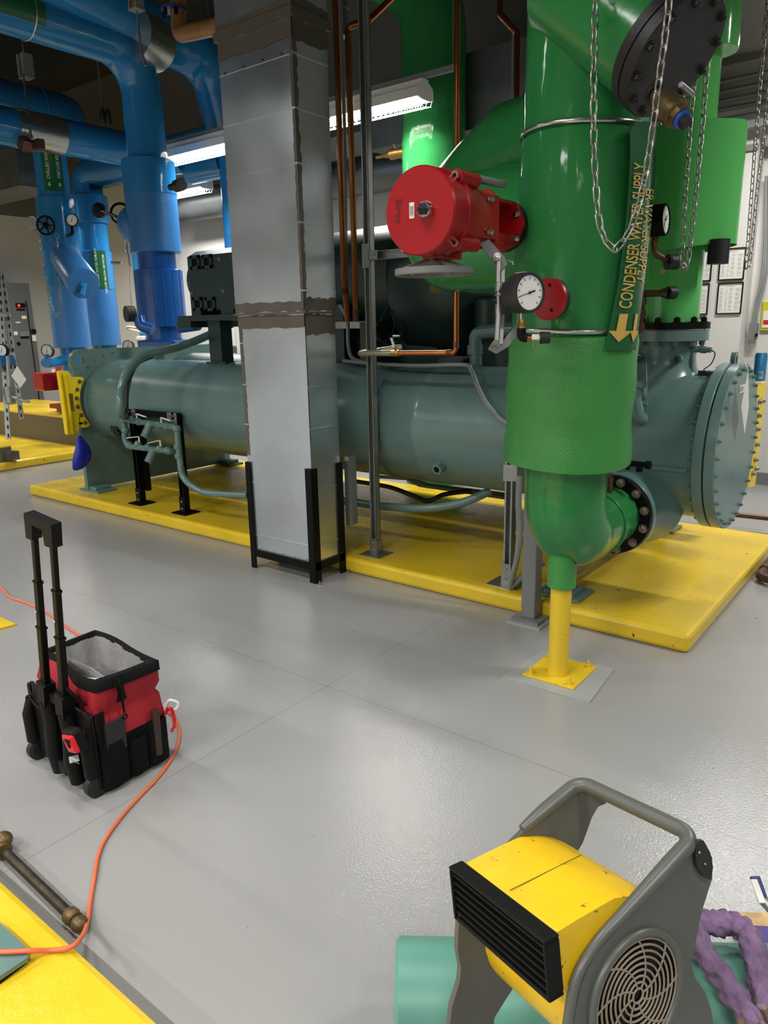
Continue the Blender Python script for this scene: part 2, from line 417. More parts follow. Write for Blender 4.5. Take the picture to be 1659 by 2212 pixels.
# end plate at the far end
ep = [(3.70, .12), (3.70, .70), (3.69, 1.22), (3.67, 1.30), (3.69, 1.38), (3.75, 1.43), (5.40, 1.43), (5.48, 1.36), (5.46, .12)]
hole = [(3.78+.035*math.cos(t), 1.335+.042*math.sin(t)) for t in [2*PI*k/16 for k in range(16)]]
b = MB()
def holed(b, outer, hole, mk, w):
    """ring of quads between an outline and a hole, plus both rims"""
    n = len(hole); cy = sum(p[0] for p in hole)/n; cz = sum(p[1] for p in hole)/n
    sq = [(3.70, 1.25), (3.86, 1.25), (3.86, 1.43), (3.75, 1.43), (3.69, 1.38), (3.67, 1.30)]
    def hit(t):
        d = (math.cos(t), math.sin(t)); best = None
        for i in range(len(sq)):
            p, q = sq[i], sq[(i+1) % len(sq)]; ex, ey = q[0]-p[0], q[1]-p[1]; den = d[0]*ey-d[1]*ex
            if abs(den) < 1e-9: continue
            s = ((p[0]-cy)*ey-(p[1]-cz)*ex)/den; r = ((p[0]-cy)*d[1]-(p[1]-cz)*d[0])/den
            if s > 0 and -1e-6 <= r <= 1+1e-6 and (best is None or s < best): best = s
        return (cy+d[0]*best, cz+d[1]*best)
    for i in range(n):
        j = (i+1) % n; a, c = hit(2*PI*i/n), hit(2*PI*j/n)
        b.prism([mk(hole[i]), mk(hole[j]), mk(c), mk(a)], w)
mk = lambda p: V((-6.53, p[0], p[1]))
holed(b, ep, hole, mk, (.05, 0, 0))
b.prism([mk(p) for p in [(3.70, .12), (5.46, .12), (5.48, 1.36), (5.40, 1.43), (3.86, 1.43), (3.86, 1.25), (3.70, 1.25), (3.70, .7)]][::-1], (.05, 0, 0))
epo = b.build('end_plate', TEAL, ch)
bolts(epo, (-6.48, YC, ZCN), (1, 0, 0), RS+.06, 9, .008, TEAL, .5, 2.3)
for y in (3.79, 5.40):
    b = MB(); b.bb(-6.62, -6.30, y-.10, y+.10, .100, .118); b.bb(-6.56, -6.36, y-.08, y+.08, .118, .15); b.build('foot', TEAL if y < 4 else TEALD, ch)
b = MB(); b.bb(-6.55, -1.3, 5.30, 5.40, .30, .52); b.bb(-4.85, -4.65, 4.9, 5.2, .1, .22); b.build('base_beam', TEALD, ch)
b = MB()
for k in range(9):
    a0 = -2.05+.09*k; 
    if k in (0, 1, 2, 3, 4, 5, 6, 7): b.box((-6.10, YC+(RS+.006)*math.cos(PI+(a0+2.65)), ZCN+(RS+.006)*math.sin(PI+(a0+2.65))), (.10, .03, .05))
b.build('rubber_strip', BLACKR, ch)
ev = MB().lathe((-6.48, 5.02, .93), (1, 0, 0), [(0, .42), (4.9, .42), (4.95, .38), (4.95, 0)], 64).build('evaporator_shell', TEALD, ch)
# right end: two flange rings, cover, bolts
def fl(x0, x1, name, mat=TEAL):
    return MB().lathe((x0, YC+.01, ZCN), (1, 0, 0), [(0, .0), (0, .427), (.004, .433), (x1-x0-.004, .433), (x1-x0, .429), (x1-x0, 0)], 96, False).build(name, mat, ch)
f1 = fl(-.995, -.944, 'tube_sheet'); MB().lathe((-.944, YC+.01, ZCN), (1, 0, 0), [(0, .42), (.006, .42)], 64).build('gasket', BLACKR, ch)
f2 = fl(-.938, -.886, 'end_cover')
bolts(f2, (-.886, YC+.01, ZCN), (1, 0, 0), .405, 30, .0095, TEAL, h=.013)
bolts(f1, (-.995, YC+.01, ZCN), (-1, 0, 0), .410, 30, .0095, TEAL, h=.014)
b = MB(); c = V((-.955, 4.17, 1.395))
for k in range(14):
    a0, a1 = PI*k/14, PI*(k+1)/14
    b.prism([c+V((0, r*math.cos(a), r*math.sin(a))) for r, a in ((.013, a0), (.035, a0), (.035, a1), (.013, a1))], (.022, 0, 0))
b.bb(-.955, -.933, 4.135, 4.157, 1.355, 1.395); b.bb(-.955, -.933, 4.183, 4.205, 1.355, 1.395); b.build('lifting_lug', TEAL, ch)
pl = MB(); pl.bb(-.8855, -.8840, 4.075, 4.19, 1.225, 1.265); pl = pl.build('name_plate', PAPER, ch)
text_mesh('CH 1', .036, lambda u, v: V((-.8830, 4.083+u, 1.233+v)), pl, INK, 'lettering')
# top nozzle and its flange
NX, NY = -1.28, 4.14
tn = MB().lathe((NX, NY, 1.20), (0, 0, 1), [(0, .235), (.06, .215), (.10, .185), (.15, .158), (.20, .150), (.32, .150)], 48).build('top_nozzle', TEAL, ch)
tf = MB().cyl((NX, NY, 1.487), (NX, NY, 1.540), .205, n=64).build('nozzle_flange', TEAL, ch)
bolts(tf, (NX, NY, 1.487), (0, 0, -1), .178, 12, .016, TEAL, h=.02)
# lower front nozzle towards the elbow
ln = MB().lathe((-1.30, 3.575, .655), (0, 1, 0), [(0, .165), (.10, .165), (.22, .20), (.34, .24)], 48).build('front_nozzle', TEAL, ch)
lf = MB().lathe((-1.30, 3.535, .655), (0, 1, 0), [(0, .0), (0, .20), (.004, .205), (.036, .205), (.04, .2), (.04, 0)], 64, False).build('nozzle_flange', TEAL, ch)
b = MB(); q = YP(1382, 1003, 3.48); b.cyl(q-V((.05, 0, 0)), q+V((.05, 0, 0)), .014, n=12); b.cyl(q+V((.03, 0, 0)), q+V((.052, 0, 0)), .020, n=8, sm=False); b.cyl(q-V((.0, 0, .035)), q, .016, n=12); b.cyl(q-V((.06, 0, .03)), q-V((.05, 0, 0)), .012, n=10); b.bar(q-V((.045, .01, -.01)), q-V((.055, .01, -.045)), .012, .005); b.build('drain_cock', BLACK, ch)
# fittings on the water box
for (px_, py_, sg) in ((1462, 775, 1), (1380, 775, 1)):
    p = YP(px_, py_, 4.0); s_ = MB(); s_.cyl(p+V((0, .05, 0)), p, .022, n=16); s_.cyl(p, p+V((.02, -.06, 0)), .014, n=12); s_.build('sensor_fitting', TEAL, tn)
    p2 = p+V((.02, -.06, 0)); MB().cyl(p2, p2+V((.012, -.045, -.004)), .017, .010, n=12).build('sensor_cap', BLACKR, tn)
p = V((NX+.14, 4.10, 1.44)); b = MB(); b.cyl(p, p+V((.10, -.01, 0)), .014, n=12); b.cyl(p+V((.05, -.005, 0)), p+V((.075, -.0075, 0)), .018, n=12); b.build('sensor_fitting', TEAL, tn)
b = MB(); q = p+V((.10, -.01, 0)); b.tube(smoothpath([q, q+V((.02, 0, -.02)), q+V((.005, 0, -.07)), q+V((-.03, 0, -.10))]), .003, 6); b.build('sensor_wire', BLACKR, tn)
b = MB(); e = V((-1.20, 3.86, 1.32)); b.tube(smoothpath([p+V((-.20, -.12, 0)), V((-1.28, 3.86, 1.19)), V((-1.33, 3.80, 1.12)), V((-1.40, 3.82, 1.20))]), .003, 6); b.tube(smoothpath([V((-1.33, 3.80, 1.12)), V((-1.36, 3.77, 1.05)), V((-1.37, 3.77, 1.0))]), .003, 6); b.tube(smoothpath([q+V((-.03, 0, -.10)), V((-1.02, 4.0, 1.335)), V((-.98, 4.05, 1.345))]), .0025, 6); b.build('sensor_cable', GREYC, ch)
b = MB(); b.box((-1.05, 4.05, 1.325), (.06, .04, .025)); b.build('sensor_clip', BLACKR, ch)
b = MB(); a = YP(1388, 905, 3.80); b.lathe(a+V((0, .06, 0)), (0, -1, 0), [(0, .06), (.02, .06), (.02, .045), (.05, .045)], 24); b.tube(route([a+V((0, .02, 0)), a+V((0, -.05, 0)), a+V((-.03, -.05, .11))], .04), .032, 14); b.build('elbow_fitting', TEAL, ch)
b = MB(); a = YP(1392, 850, 3.80); b.torus(a, (1, .3, 0), .022, .009, 20, 8); b.bar(a+V((0, .03, -.03)), a+V((0, .0, -.06)), .03, .012); b.build('lifting_eye', TEAL, ch)
# hex plug low on the shell
p = YP(950, 1008, 3.80); b = MB(); d = V((0, -1, -.35)).normalized(); b.cyl(p-d*.08, p+d*.005, .040, .036, 24); b.lathe(p+d*.005, d, [(0, .038), (.035, .038)], 6, sm=False); b.build('hex_plug', TEAL, ch)
b = MB(); b.cyl(p+d*.0402, p+d*.0412, .020, n=20); b.build('plug_bore', BLACK, ch)
for x, y in ((-1.62, 3.72), (-1.62, 5.38)):
    b = MB(); b.bb(x-.13, x+.13, y-.11, y+.11, .105, .118); b.bb(x-.09, x+.09, y-.08, y+.08, .118, .135); b.bb(x-.05, x+.05, y-.02, y+.02, .135, .6); b.build('foot', TEAL, ch)
b = MB(); b.bb(-1.66, -1.62, 3.80, 5.45, .16, .60); b.build('support_web', TEAL, ch)
# yellow brackets on both ends
lb = [(124.4, 800.5), (144, 801), (148.5, 806), (153, 814.4), (172.5, 814), (179, 817), (173, 832), (170.5, 849), (170.5, 864), (173, 880), (180, 899), (192, 917), (188, 922), (167.5, 924.6), (164, 935), (156.7, 939), (143, 939)]
P = [XP(x, y, -6.455) for x, y in lb]
yb = MB(); yb.prism(P, (.02, 0, 0)); yb = yb.build('mounting_bracket', YELM, ch)
b = MB(); a, c = XP(137, 807, -6.435), XP(155, 937, -6.435); b.bar(a, c, .05, .018, up=(0, 1, 0)); a, c = XP(126, 802, -6.435), XP(145, 938, -6.435); b.bar(a, c, .05, .014, up=(0, 1, 0)); b.build('bracket_flange', YELM, yb)
for x, y in ((172, 824), (167, 841.5), (165.6, 860), (168, 879), (175, 897), (184, 913)):
    part('bolt', bolt_mesh(.014, OLIVE, .014), yb, XP(x, y, -6.435), (1, 0, 0))
b = MB()
for k in range(7): a = XP(147+k*1.6, 850, -6.433); c = XP(151+k*1.6, 888, -6.433); b.bar(a, c, .002, .004)
b.build('cast_marks', OLIVE, yb)
rb = [(1628, 828), (1648, 825), (1643.5, 865), (1637, 930), (1631, 975), (1627, 1021), (1623, 1050), (1608, 1052), (1607, 1031), (1612, 1000), (1616.5, 969), (1622, 920), (1625, 870)]
yb = MB(); yb.prism([XP(x, y, -.93) for x, y in rb], (.02, 0, 0)); yb = yb.build('mounting_bracket', YELM, ch)
b = MB(); a, c = XP(1625, 870, -.905), XP(1609, 1032, -.905)
b.tube([XP(x, y, -.900) for x, y in ((1625, 872), (1622, 920), (1616.5, 969), (1608.5, 1030))], .014, 6); b.build('bracket_flange', YELM, yb)
for x, y in ((1639, 868), (1645, 866), (1637, 898), (1635, 927), (1633, 960), (1630, 993), (1625, 1023), (1632, 1012)):
    part('bolt', bolt_mesh(.012, STEEL, .016), yb, XP(x, y, -.908), (1, 0, 0))
# compressor group behind the shells
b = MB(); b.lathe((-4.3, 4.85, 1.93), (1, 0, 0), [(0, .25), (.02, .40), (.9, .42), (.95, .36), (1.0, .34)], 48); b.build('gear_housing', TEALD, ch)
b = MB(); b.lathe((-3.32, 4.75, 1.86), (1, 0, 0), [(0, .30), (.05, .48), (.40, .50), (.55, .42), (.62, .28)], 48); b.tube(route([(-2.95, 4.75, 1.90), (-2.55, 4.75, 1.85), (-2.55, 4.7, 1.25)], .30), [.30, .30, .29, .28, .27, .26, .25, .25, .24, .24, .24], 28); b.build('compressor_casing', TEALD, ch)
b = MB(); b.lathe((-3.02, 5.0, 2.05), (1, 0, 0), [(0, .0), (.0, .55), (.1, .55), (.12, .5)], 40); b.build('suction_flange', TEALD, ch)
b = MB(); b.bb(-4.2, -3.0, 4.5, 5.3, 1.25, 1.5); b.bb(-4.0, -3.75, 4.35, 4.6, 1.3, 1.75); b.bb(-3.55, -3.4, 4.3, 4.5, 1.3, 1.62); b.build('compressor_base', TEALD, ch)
b = MB(); b.bar((-3.95, 4.32, 1.60), (-3.45, 4.32, 1.60), .012, .05); b.build('perforated_strap', STEEL, ch)
b = MB(); b.torus((-3.28, 4.30, 1.56), (.3, -1, .1), .10, .006, 28, 6); b.torus((-3.33, 4.30, 1.60), (-.2, -1, .1), .12, .005, 28, 6); b.tube(smoothpath([(-3.30, 4.28, 1.66), (-3.24, 4.3, 1.8), (-3.22, 4.3, 1.92)]), .007, 6); b.tube(smoothpath([(-3.34, 4.28, 1.62), (-3.27, 4.3, 1.78), (-3.26, 4.3, 1.93)]), .007, 6); b.build('coiled_cable', BLACKR, ch)
# motor on its shelf
mt = MB(); X0, X1, Y0, Y1, Z0, Z1 = -5.12, -4.50, 4.02, 4.46, 1.74, 2.21
yc, zc = (Y0+Y1)/2, (Z0+Z1)/2
oc = [(Y0, Z0), (Y0, Z1-.05), (Y0+.10, Z1), (Y1-.10, Z1), (Y1, Z1-.05), (Y1, Z0)]
mt.prism([(X0, y, z) for y, z in oc][::-1], (X1-X0, 0, 0)); mt.lathe((X0, yc, zc), (-1, 0, 0), [(0, .22), (.05, .205), (.09, .15), (.10, .05), (.10, 0)], 40, False); mt.lathe((X1, yc, zc), (1, 0, 0), [(0, .25), (.03, .25), (.03, .22), (.06, .22), (.1, .12)], 40)
mto = mt.build('motor', TEALD, ch, bevel=.008)
for vx, vz in ((423, 567), (449, 565), (429, 657), (456, 657)):
    if 1:
        _v = YP(vx, vz, Y0); x, z = _v.x, _v.z; b = MB(); w_, h_ = .045, .042
        for dx, dz, sx, sz in ((0, h_, w_+.012, .012), (0, -h_, w_+.012, .012), (w_, 0, .012, h_+.012), (-w_, 0, .012, h_+.012)): b.box((x+dx, Y0-.006, z+dz), (2*sx, .016, 2*sz))
        b.build('vent_frame', TEALD, mto); b = MB(); b.bb(x-w_, x+w_, Y0-.003, Y0-.001, z-h_, z+h_); b.build('vent_opening', BLACK, mto)
b = MB(); b.torus((-4.74, yc, Z1+.06), (0, 1, 0), .045, .012, 24, 8); b.cyl((-4.74, yc, Z1-.01), (-4.74, yc, Z1+.02), .02); b.build('eye_bolt', TEALD, mto)
for x, z in ((-5.09, 1.88), (-4.72, 2.12), (-4.70, 1.88)): part('bolt', bolt_mesh(.012, STEEL, .012), mto, (x, Y0-.002, z), (0, -1, 0))
MB().bb(-5.12, -5.0, Y0, Y1, 1.70, 1.74).build('motor_foot', TEALD, mto); MB().bb(-4.75, -4.6, Y0, Y1, 1.70, 1.74).build('motor_foot', TEALD, mto)
b = MB(); b.bb(-5.26, -4.3, 3.98, 4.50, 1.655, 1.70); b.bb(-5.26, -5.08, 3.97, 4.51, 1.605, 1.655); b.build('motor_shelf', TEALD, ch)
b = MB(); b.bb(-4.95, -4.80, 4.04, 4.16, 1.25, 1.66); b.bb(-4.98, -4.74, 4.02, 4.2, 1.26, 1.33); b.build('shelf_leg', TEALD, ch)
# thick refrigerant line looping over the front shell
b = MB(); pts = [DP(500, 700, 6.2), DP(455, 722, 6.1), DP(400, 745, 5.95), DP(350, 758, 5.8), DP(310, 770, 5.7), DP(278, 800, 5.6), DP(262, 840, 5.55), DP(262, 885, 5.55), YP(265, 900, 3.66)]
b.tube(smoothpath(pts, 6), .032, 14); b.build('refrigerant_line', TEAL, ch)
b = MB(); b.tube(smoothpath([DP(330, 770, 5.75), DP(300, 785, 5.68), DP(284, 810, 5.62), DP(275, 850, 5.6), DP(274, 900, 5.6)], 6), .013, 8); b.build('thin_line', TEALD, ch)
b = MB(); b.tube(smoothpath([YP(742, 780, 4.02), YP(800, 785, 3.98), YP(900, 790, 3.92), YP(1000, 788, 3.90), YP(1018, 800, 3.88), YP(1030, 830, 3.82), YP(1050, 870, 3.745), YP(1085, 908, 3.74), YP(1110, 915, 3.74)], 6), .013, 10); b.build('conduit', GREYC, ch)
b = MB(); b.tube(smoothpath([YP(735, 660, 4.2), YP(750, 690, 4.15), YP(752, 740, 4.1), YP(760, 772, 4.05), YP(790, 785, 4.0)], 6), .014, 10); b.build('conduit', GREYC, ch)
b = MB(); b.tube(route([YP(1028, 790, 4.3), YP(1026, 720, 4.3), YP(1090, 712, 4.3), YP(1120, 712, 4.3)], .04), .042, 16); a = YP(1026, 745, 4.3); b.cyl(a, a-V((0, 0, .06)), .052); b.build('relief_pipe', TEAL, ch)
b = MB(); a = YP(1055, 650, 4.5); b.cyl(a-V((0, 0, .25)), a, .09, n=24); b.sph(a, .09, 10, (1, 1, .4)); b.build('oil_canister', TEALD, ch)
# lines under the shell
b = MB(); b.tube(smoothpath([YP(535, 1070, 3.72), YP(600, 1075, 3.85), YP(740, 1082, 3.9), YP(820, 1093, 3.9), YP(920, 1098, 3.92), YP(1000, 1085, 4.0), YP(1060, 1060, 4.1)], 6), .028, 12); b.build('liquid_line', TEAL, ch)
b = MB(); b.tube(smoothpath([YP(770, 1040, 4.6), YP(840, 1052, 4.5), YP(890, 1070, 4.45), YP(925, 1082, 4.45), YP(960, 1068, 4.5), YP(1020, 1060, 4.6)], 6), .018, 10); b.build('black_hose', BLACKR, ch)
MB().tube([YP(820, 1030, 5.2), YP(880, 1034, 5.2), YP(905, 1048, 5.2), YP(1110, 1078, 5.2)], .016, 8).build('conduit', GREYL, ch); MB().tube([YP(870, 1027, 5.3), YP(925, 1048, 5.3), YP(1110, 1070, 5.3)], .016, 8).build('conduit', GREYL, ch)
# filter drier assembly, front left
fd = thing('valve_manifold', 'teal valve and strainer pipework in front of the left end of the chiller shell', 'pipework', (-5.3, 3.66, .75))
b = MB(); Yv = 3.62
A, Bq, Cq, Dq, E1, F1 = (YP(x, y, Yv) for x, y in ((266, 880), (268, 906), (376, 922), (378, 975), (272, 962), (378, 978)))
b.tube(route([YP(265, 885, Yv), YP(268, 906, Yv), YP(270, 948, Yv), YP(276, 964, Yv), YP(372, 975, Yv)], .03), .025, 12)
b.tube(route([YP(268, 906, Yv), YP(382, 924, Yv), YP(388, 990, Yv), YP(390, 1010, Yv)], .03), .025, 12)
for x, y in ((267, 896), (268, 908), (271, 930), (286, 907), (300, 911), (345, 919), (360, 921), (382, 927), (384, 965), (386, 985), (298, 960), (320, 966), (345, 970), (362, 973), (280, 962)):
    p = YP(x, y, Yv); b.sph(p, .034, 8)
b.build('pipe', TEAL, fd)
for k, (x, y) in enumerate(((325, 915), (333, 970))):
    p = YP(x, y, Yv); d = (YP(x-10, y+22, Yv-.05)-p).normalized(); b = MB(); b.cyl(p, p+d*.12, .034, n=20); b.torus(p+d*.12, d, .030, .005, 20, 6); b.build('strainer', TEAL, fd)
for x, y, dx, dy in ((295, 894, 20, 7), (348, 902, 20, 7), (300, 943, -26, 3), (346, 951, -26, 6)):
    p = YP(x, y, Yv); q = YP(x+dx, y+dy, Yv-.02); b = MB(); b.cyl(p-V((0, 0, .05)), p, .008, n=10); b.bar(p, q, .018, .007, up=(0, 0, 1)); b.build('valve_handle', CREAM, fd)
b = MB(); b.tube(smoothpath([YP(390, 1008, Yv), YP(396, 1030, Yv), YP(415, 1050, Yv), YP(450, 1065, 3.66), YP(535, 1070, 3.72)], 6), .027, 12); b.build('outlet_line', TEAL, fd)
st = thing('strut_stand', 'black slotted steel stand holding the valve pipework, standing on the yellow pad', 'stand', (-5.3, 3.70, .1))
def strut_post(par, x, y, z0, z1, mat, w_=.041, name='post', slot=True):
    b = MB(); t = .004; h = w_/2
    b.bb(x-h, x-h+t, y-h, y+h, z0, z1); b.bb(x+h-t, x+h, y-h, y+h, z0, z1); b.bb(x-h, x+h, y+h-t, y+h, z0, z1)
    b.bb(x-h, x-h+.010, y-h, y-h+t, z0, z1); b.bb(x+h-.010, x+h, y-h, y-h+t, z0, z1)
    return b.build(name, mat, par)
for x in (-5.62, -5.00):
    strut_post(st, x, 3.70, .112, .93, BLACK, .055)
    b = MB(); b.bb(x-.09, x+.09, 3.62, 3.78, .100, .110); b.build('base_plate', BLACK, st)
    b = MB(); b.bb(x-.034, x+.034, 3.668, 3.674, .11, .24); b.build('post_shoe', BLACK, st)
    for z in (.14, .20): part('bolt', bolt_mesh(.008, STEEL, .008), st, (x, 3.668, z), (0, -1, 0))
strut_post(st, -5.56, 3.73, .22, .90, BLACK, .05, 'brace')
b = MB(); b.bb(-5.64, -4.98, 3.675, 3.725, .885, .935); b.build('cross_bar', BLACK, st)
for x, sgn in ((-5.62, 1), (-5.00, -1)):
    b = MB(); b.bb(x-.03, x+.03, 3.664, 3.670, .82, .94); b.bb(min(x, x+sgn*.09), max(x, x+sgn*.09), 3.664, 3.670, .885, .94); b.build('corner_plate', STEEL, st)
    for dx, z in ((0, .915), (sgn*.06, .915), (0, .85)): part('bolt', bolt_mesh(.010, STEEL, .008), st, (x+dx, 3.664, z), (0, -1, 0))
# ================================================================ duct
XL, XR, YF, YB = -3.685, -3.09, 3.237, 3.52
du = thing('air_duct', 'tall rectangular galvanised air duct standing in front of the chiller', 'duct', ((XL+XR)/2, (YF+YB)/2, .11))
zs = [.12, .42, .60, .78, .985, 1.24, 1.505, 1.665]
MB().bb(XL+.012, XR-.008, YF+.008, YB-.008, .115, 1.672).build('lower_section', GALV, du)
MB().bb(XL, XR, YF, YB, 1.680, 3.20).build('upper_section', GALV, du)
MB().bb(XL-.005, XR+.005, YF-.005, YB+.005, 3.25, 4.6).build('top_section', GALV, du)
for z in (.24, .60, .985, 1.24, 1.50): MB().bb(XL+.012, XR-.003, YF+.004, YB-.01, z-.004, z+.004).build('seam', GALV, du)
for z in (1.80, 2.17, 2.48, 2.76, 3.03): MB().bb(XL, XR+.004, YF-.004, YB, z-.005, z+.005).build('seam', GALV, du)
def sealpatch(b, axis, a0, a1, z0, z1, c, n=11, am=.008):
    rows = []
    top = [z1+random.uniform(-am, am) for _ in range(n+1)]; bot = [z0+random.uniform(-am, am) for _ in range(n+1)]
    mk = (lambda t, z: V((t, c, z))) if axis == 'x' else (lambda t, z: V((c, t, z)))
    ts = [a0+(a1-a0)*k/n for k in range(n+1)]
    b.grid([[mk(t, z) for t, z in zip(ts, bot)], [mk(t, z) for t, z in zip(ts, top)]])
def sealstrip(b, axis, c, a, w_, z0, z1, n=60, am=.008, side=1):
    mk = (lambda t, z: V((t, c, z))) if axis == 'x' else (lambda t, z: V((c, t, z)))
    L_, R_ = [], []
    for k in range(n+1):
        z = z0+(z1-z0)*k/n; L_.append(mk(a, z)); R_.append(mk(a+w_+random.uniform(-am, am), z))
    b.grid([L_, R_])
b = MB()
sealpatch(b, 'x', XL, XR, 1.684, 1.745, YF-.003); sealpatch(b, 'x', XL+.012, XR-.008, 1.59, 1.668, YF+.003)
sealpatch(b, 'y', YF, YB, 1.684, 1.76, XR+.003); sealpatch(b, 'y', YF+.01, YB-.01, 1.55, 1.668, XR-.002)
sealpatch(b, 'x', XL, XR, 3.10, 3.20, YF-.005); sealpatch(b, 'y', YF, YB, 3.10, 3.20, XR+.005)
sealpatch(b, 'x', XL-.005, XR+.005, 3.25, 3.29, YF-.0062); sealpatch(b, 'y', YF-.005, YB+.005, 3.25, 3.30, XR+.0062)
sealstrip(b, 'x', YF-.0013, XR, -.022, 1.7, 3.2, am=.003); sealstrip(b, 'y', XR+.0013, YF, .028, 1.7, 3.2)
sealstrip(b, 'x', YF+.0064, XL+.012, .030, .78, 1.62, am=.004); sealstrip(b, 'y', XR-.0064, YF+.01, .006, .9, 1.6, am=.002)
b.build('sealant', SEAL, du)
MB().bb(XL-.012, XR+.012, YF-.012, YB+.012, 1.670, 1.682).build('joint_flange', SEAL, du); MB().bb(XL-.018, XR+.018, YF-.018, YB+.018, 3.20, 3.25).build('joint_flange', SEAL, du)
for x, y in ((486, 159), (526, 145), (566, 130), (608, 117)):
    p = YP(x, y, YF-.004); MB().sph(p, .008, 6).build('red_marker', RED, du)
b = MB()
for k in range(5): b.sph((XL+.08+k*.11, YF+.006, .15), .006, 6)
b.build('screw_heads', CHROME, du)
MB().bb(XR+.005, XR+.04, YB+.02, YB+.10, .32, .78).build('access_flange', GALV, du)
df = thing('duct_stand', 'black angle iron frame carrying the foot of the galvanised duct', 'stand', ((XL+XR)/2, (YF+YB)/2, 0))
def angle(b, x, y, sx, sy, z0, z1, w_=.05, t=.005):
    b.bb(min(x, x+sx*w_), max(x, x+sx*w_), min(y, y+sy*t), max(y, y+sy*t), z0, z1)
    b.bb(min(x, x+sx*t), max(x, x+sx*t), min(y, y+sy*w_), max(y, y+sy*w_), z0, z1)
for x, y, sx, sy, h in ((XL-.002, YF-.006, 1, 1, .735), (XR+.004, YF-.006, -1, 1, .745), (XR+.004, YB+.006, -1, -1, .745), (XL-.002, YB+.006, 1, -1, .735)):
    b = MB(); angle(b, x, y, sx, sy, .0, h, .045 if x < -3.4 else .055); b.build('leg', BLACK, df)
b = MB(); b.bb(XL, XR, YF-.004, YF+.0, .085, .135); b.bb(XL, XR, YB, YB+.004, .085, .135); b.bb(XL-.004, XL, YF, YB, .085, .135); b.bb(XR, XR+.004, YF, YB, .085, .135); b.bb(XL, XR, YF, YB, .085, .092); b.build('bottom_rail', BLACK, df)
for x, y in ((XR+.03, YF+.0), (XR+.03, YB)): MB().lathe((x, y, 0), (0, 0, 1), [(0, .012), (.006, .012), (.006, .005), (.025, .005)], 10).build('anchor_bolt', STEEL, df)
# ================================================================ front strut post with arm
sp = thing('strut_post', 'tall slotted galvanised strut post right of the duct, standing on the yellow pad', 'post', (-2.965, 3.70, .1))
strut_post(sp, -2.965, 3.70, .106, 5.0, STEEL, .048)
MB().bb(-2.945, -2.941, 3.676, 3.724, .1, .102)
b = MB(); b.bb(-3.05, -2.88, 3.62, 3.78, .1, .106); b.build('base_plate', STEEL, sp)
b = MB(); b.bb(-2.993, -2.937, 3.668, 3.674, .106, .215); b.bb(-2.938, -2.934, 3.67, 3.73, .106, .2); b.build('post_shoe', STEEL, sp)
for z in (.135, .185): part('bolt', bolt_mesh(.008, STEEL, .008), sp, (-2.965, 3.668, z), (0, -1, 0))
b = MB(); b.bb(-2.94, -2.10, 3.72, 3.728, 1.98, 2.03); b.bb(-2.94, -2.10, 3.69, 3.73, 2.026, 2.03); b.bb(-2.94, -2.10, 3.69, 3.73, 1.98, 1.984); b.build('side_arm', STEEL, sp)
b = MB(); b.bb(-2.993, -2.940, 3.664, 3.670, 1.935, 2.075); b.bb(-2.945, -2.875, 3.664, 3.670, 1.98, 2.032); b.build('tee_plate', STEEL, sp)
for x, z in ((-2.967, 2.055), (-2.967, 1.955), (-2.90, 2.006)): part('bolt', bolt_mesh(.008, STEEL, .007), sp, (x, 3.664, z), (0, -1, 0))
# second post with conduit, behind the big green pipe's foot
s2 = thing('strut_post', 'short strut post with grey junction box on top, left of the square grey column', 'post', (-1.96, 3.69, .1))
strut_post(s2, -1.96, 3.69, .106, .86, STEEL, .048); b = MB(); b.bb(-2.06, -1.87, 3.60, 3.77, .1, .106); b.build('base_plate', STEEL, s2)
b = MB(); b.bb(-1.99, -1.93, 3.655, 3.661, .106, .23); b.build('post_shoe', STEEL, s2)
b = MB(); b.box(YP(1102, 1022, 3.60), (.075, .055, .085), Matrix.Rotation(.5, 3, 'Z')); b.build('junction_box', GREYL, s2, bevel=.004)
for z in (.14, .20): part('bolt', bolt_mesh(.008, STEEL, .008), s2, (-1.96, 3.655, z), (0, -1, 0))
cd = MB(); cd.tube(smoothpath([YP(1122, 1030, 3.55), YP(1120, 1090, 3.55), YP(1122, 1150, 3.55), YP(1116, 1210, 3.55), YP(1105, 1250, 3.57), YP(1102, 1268, 3.59), YP(1110, 1262, 3.6), YP(1130, 1245, 3.62), YP(1175, 1215, 3.68)], 6), .017, 12)
tag(cd.build('flexible_conduit', GREYC), 'grey flexible conduit looping down beside the square grey column', 'conduit')
cl = thing('support_column', 'square grey steel column behind the yellow post', 'column', (-1.70, 3.47, 0))
MB().bb(-1.742, -1.660, 3.43, 3.512, .03, 1.03).build('tube', GREYM, cl, bevel=.006)
b = MB(); b.bb(-1.80, -1.60, 3.37, 3.57, .0, .012); b.build('grout_plinth', GREYL, cl); MB().bb(-1.78, -1.62, 3.39, 3.55, .012, .03).build('base_plate', GREYM, cl)
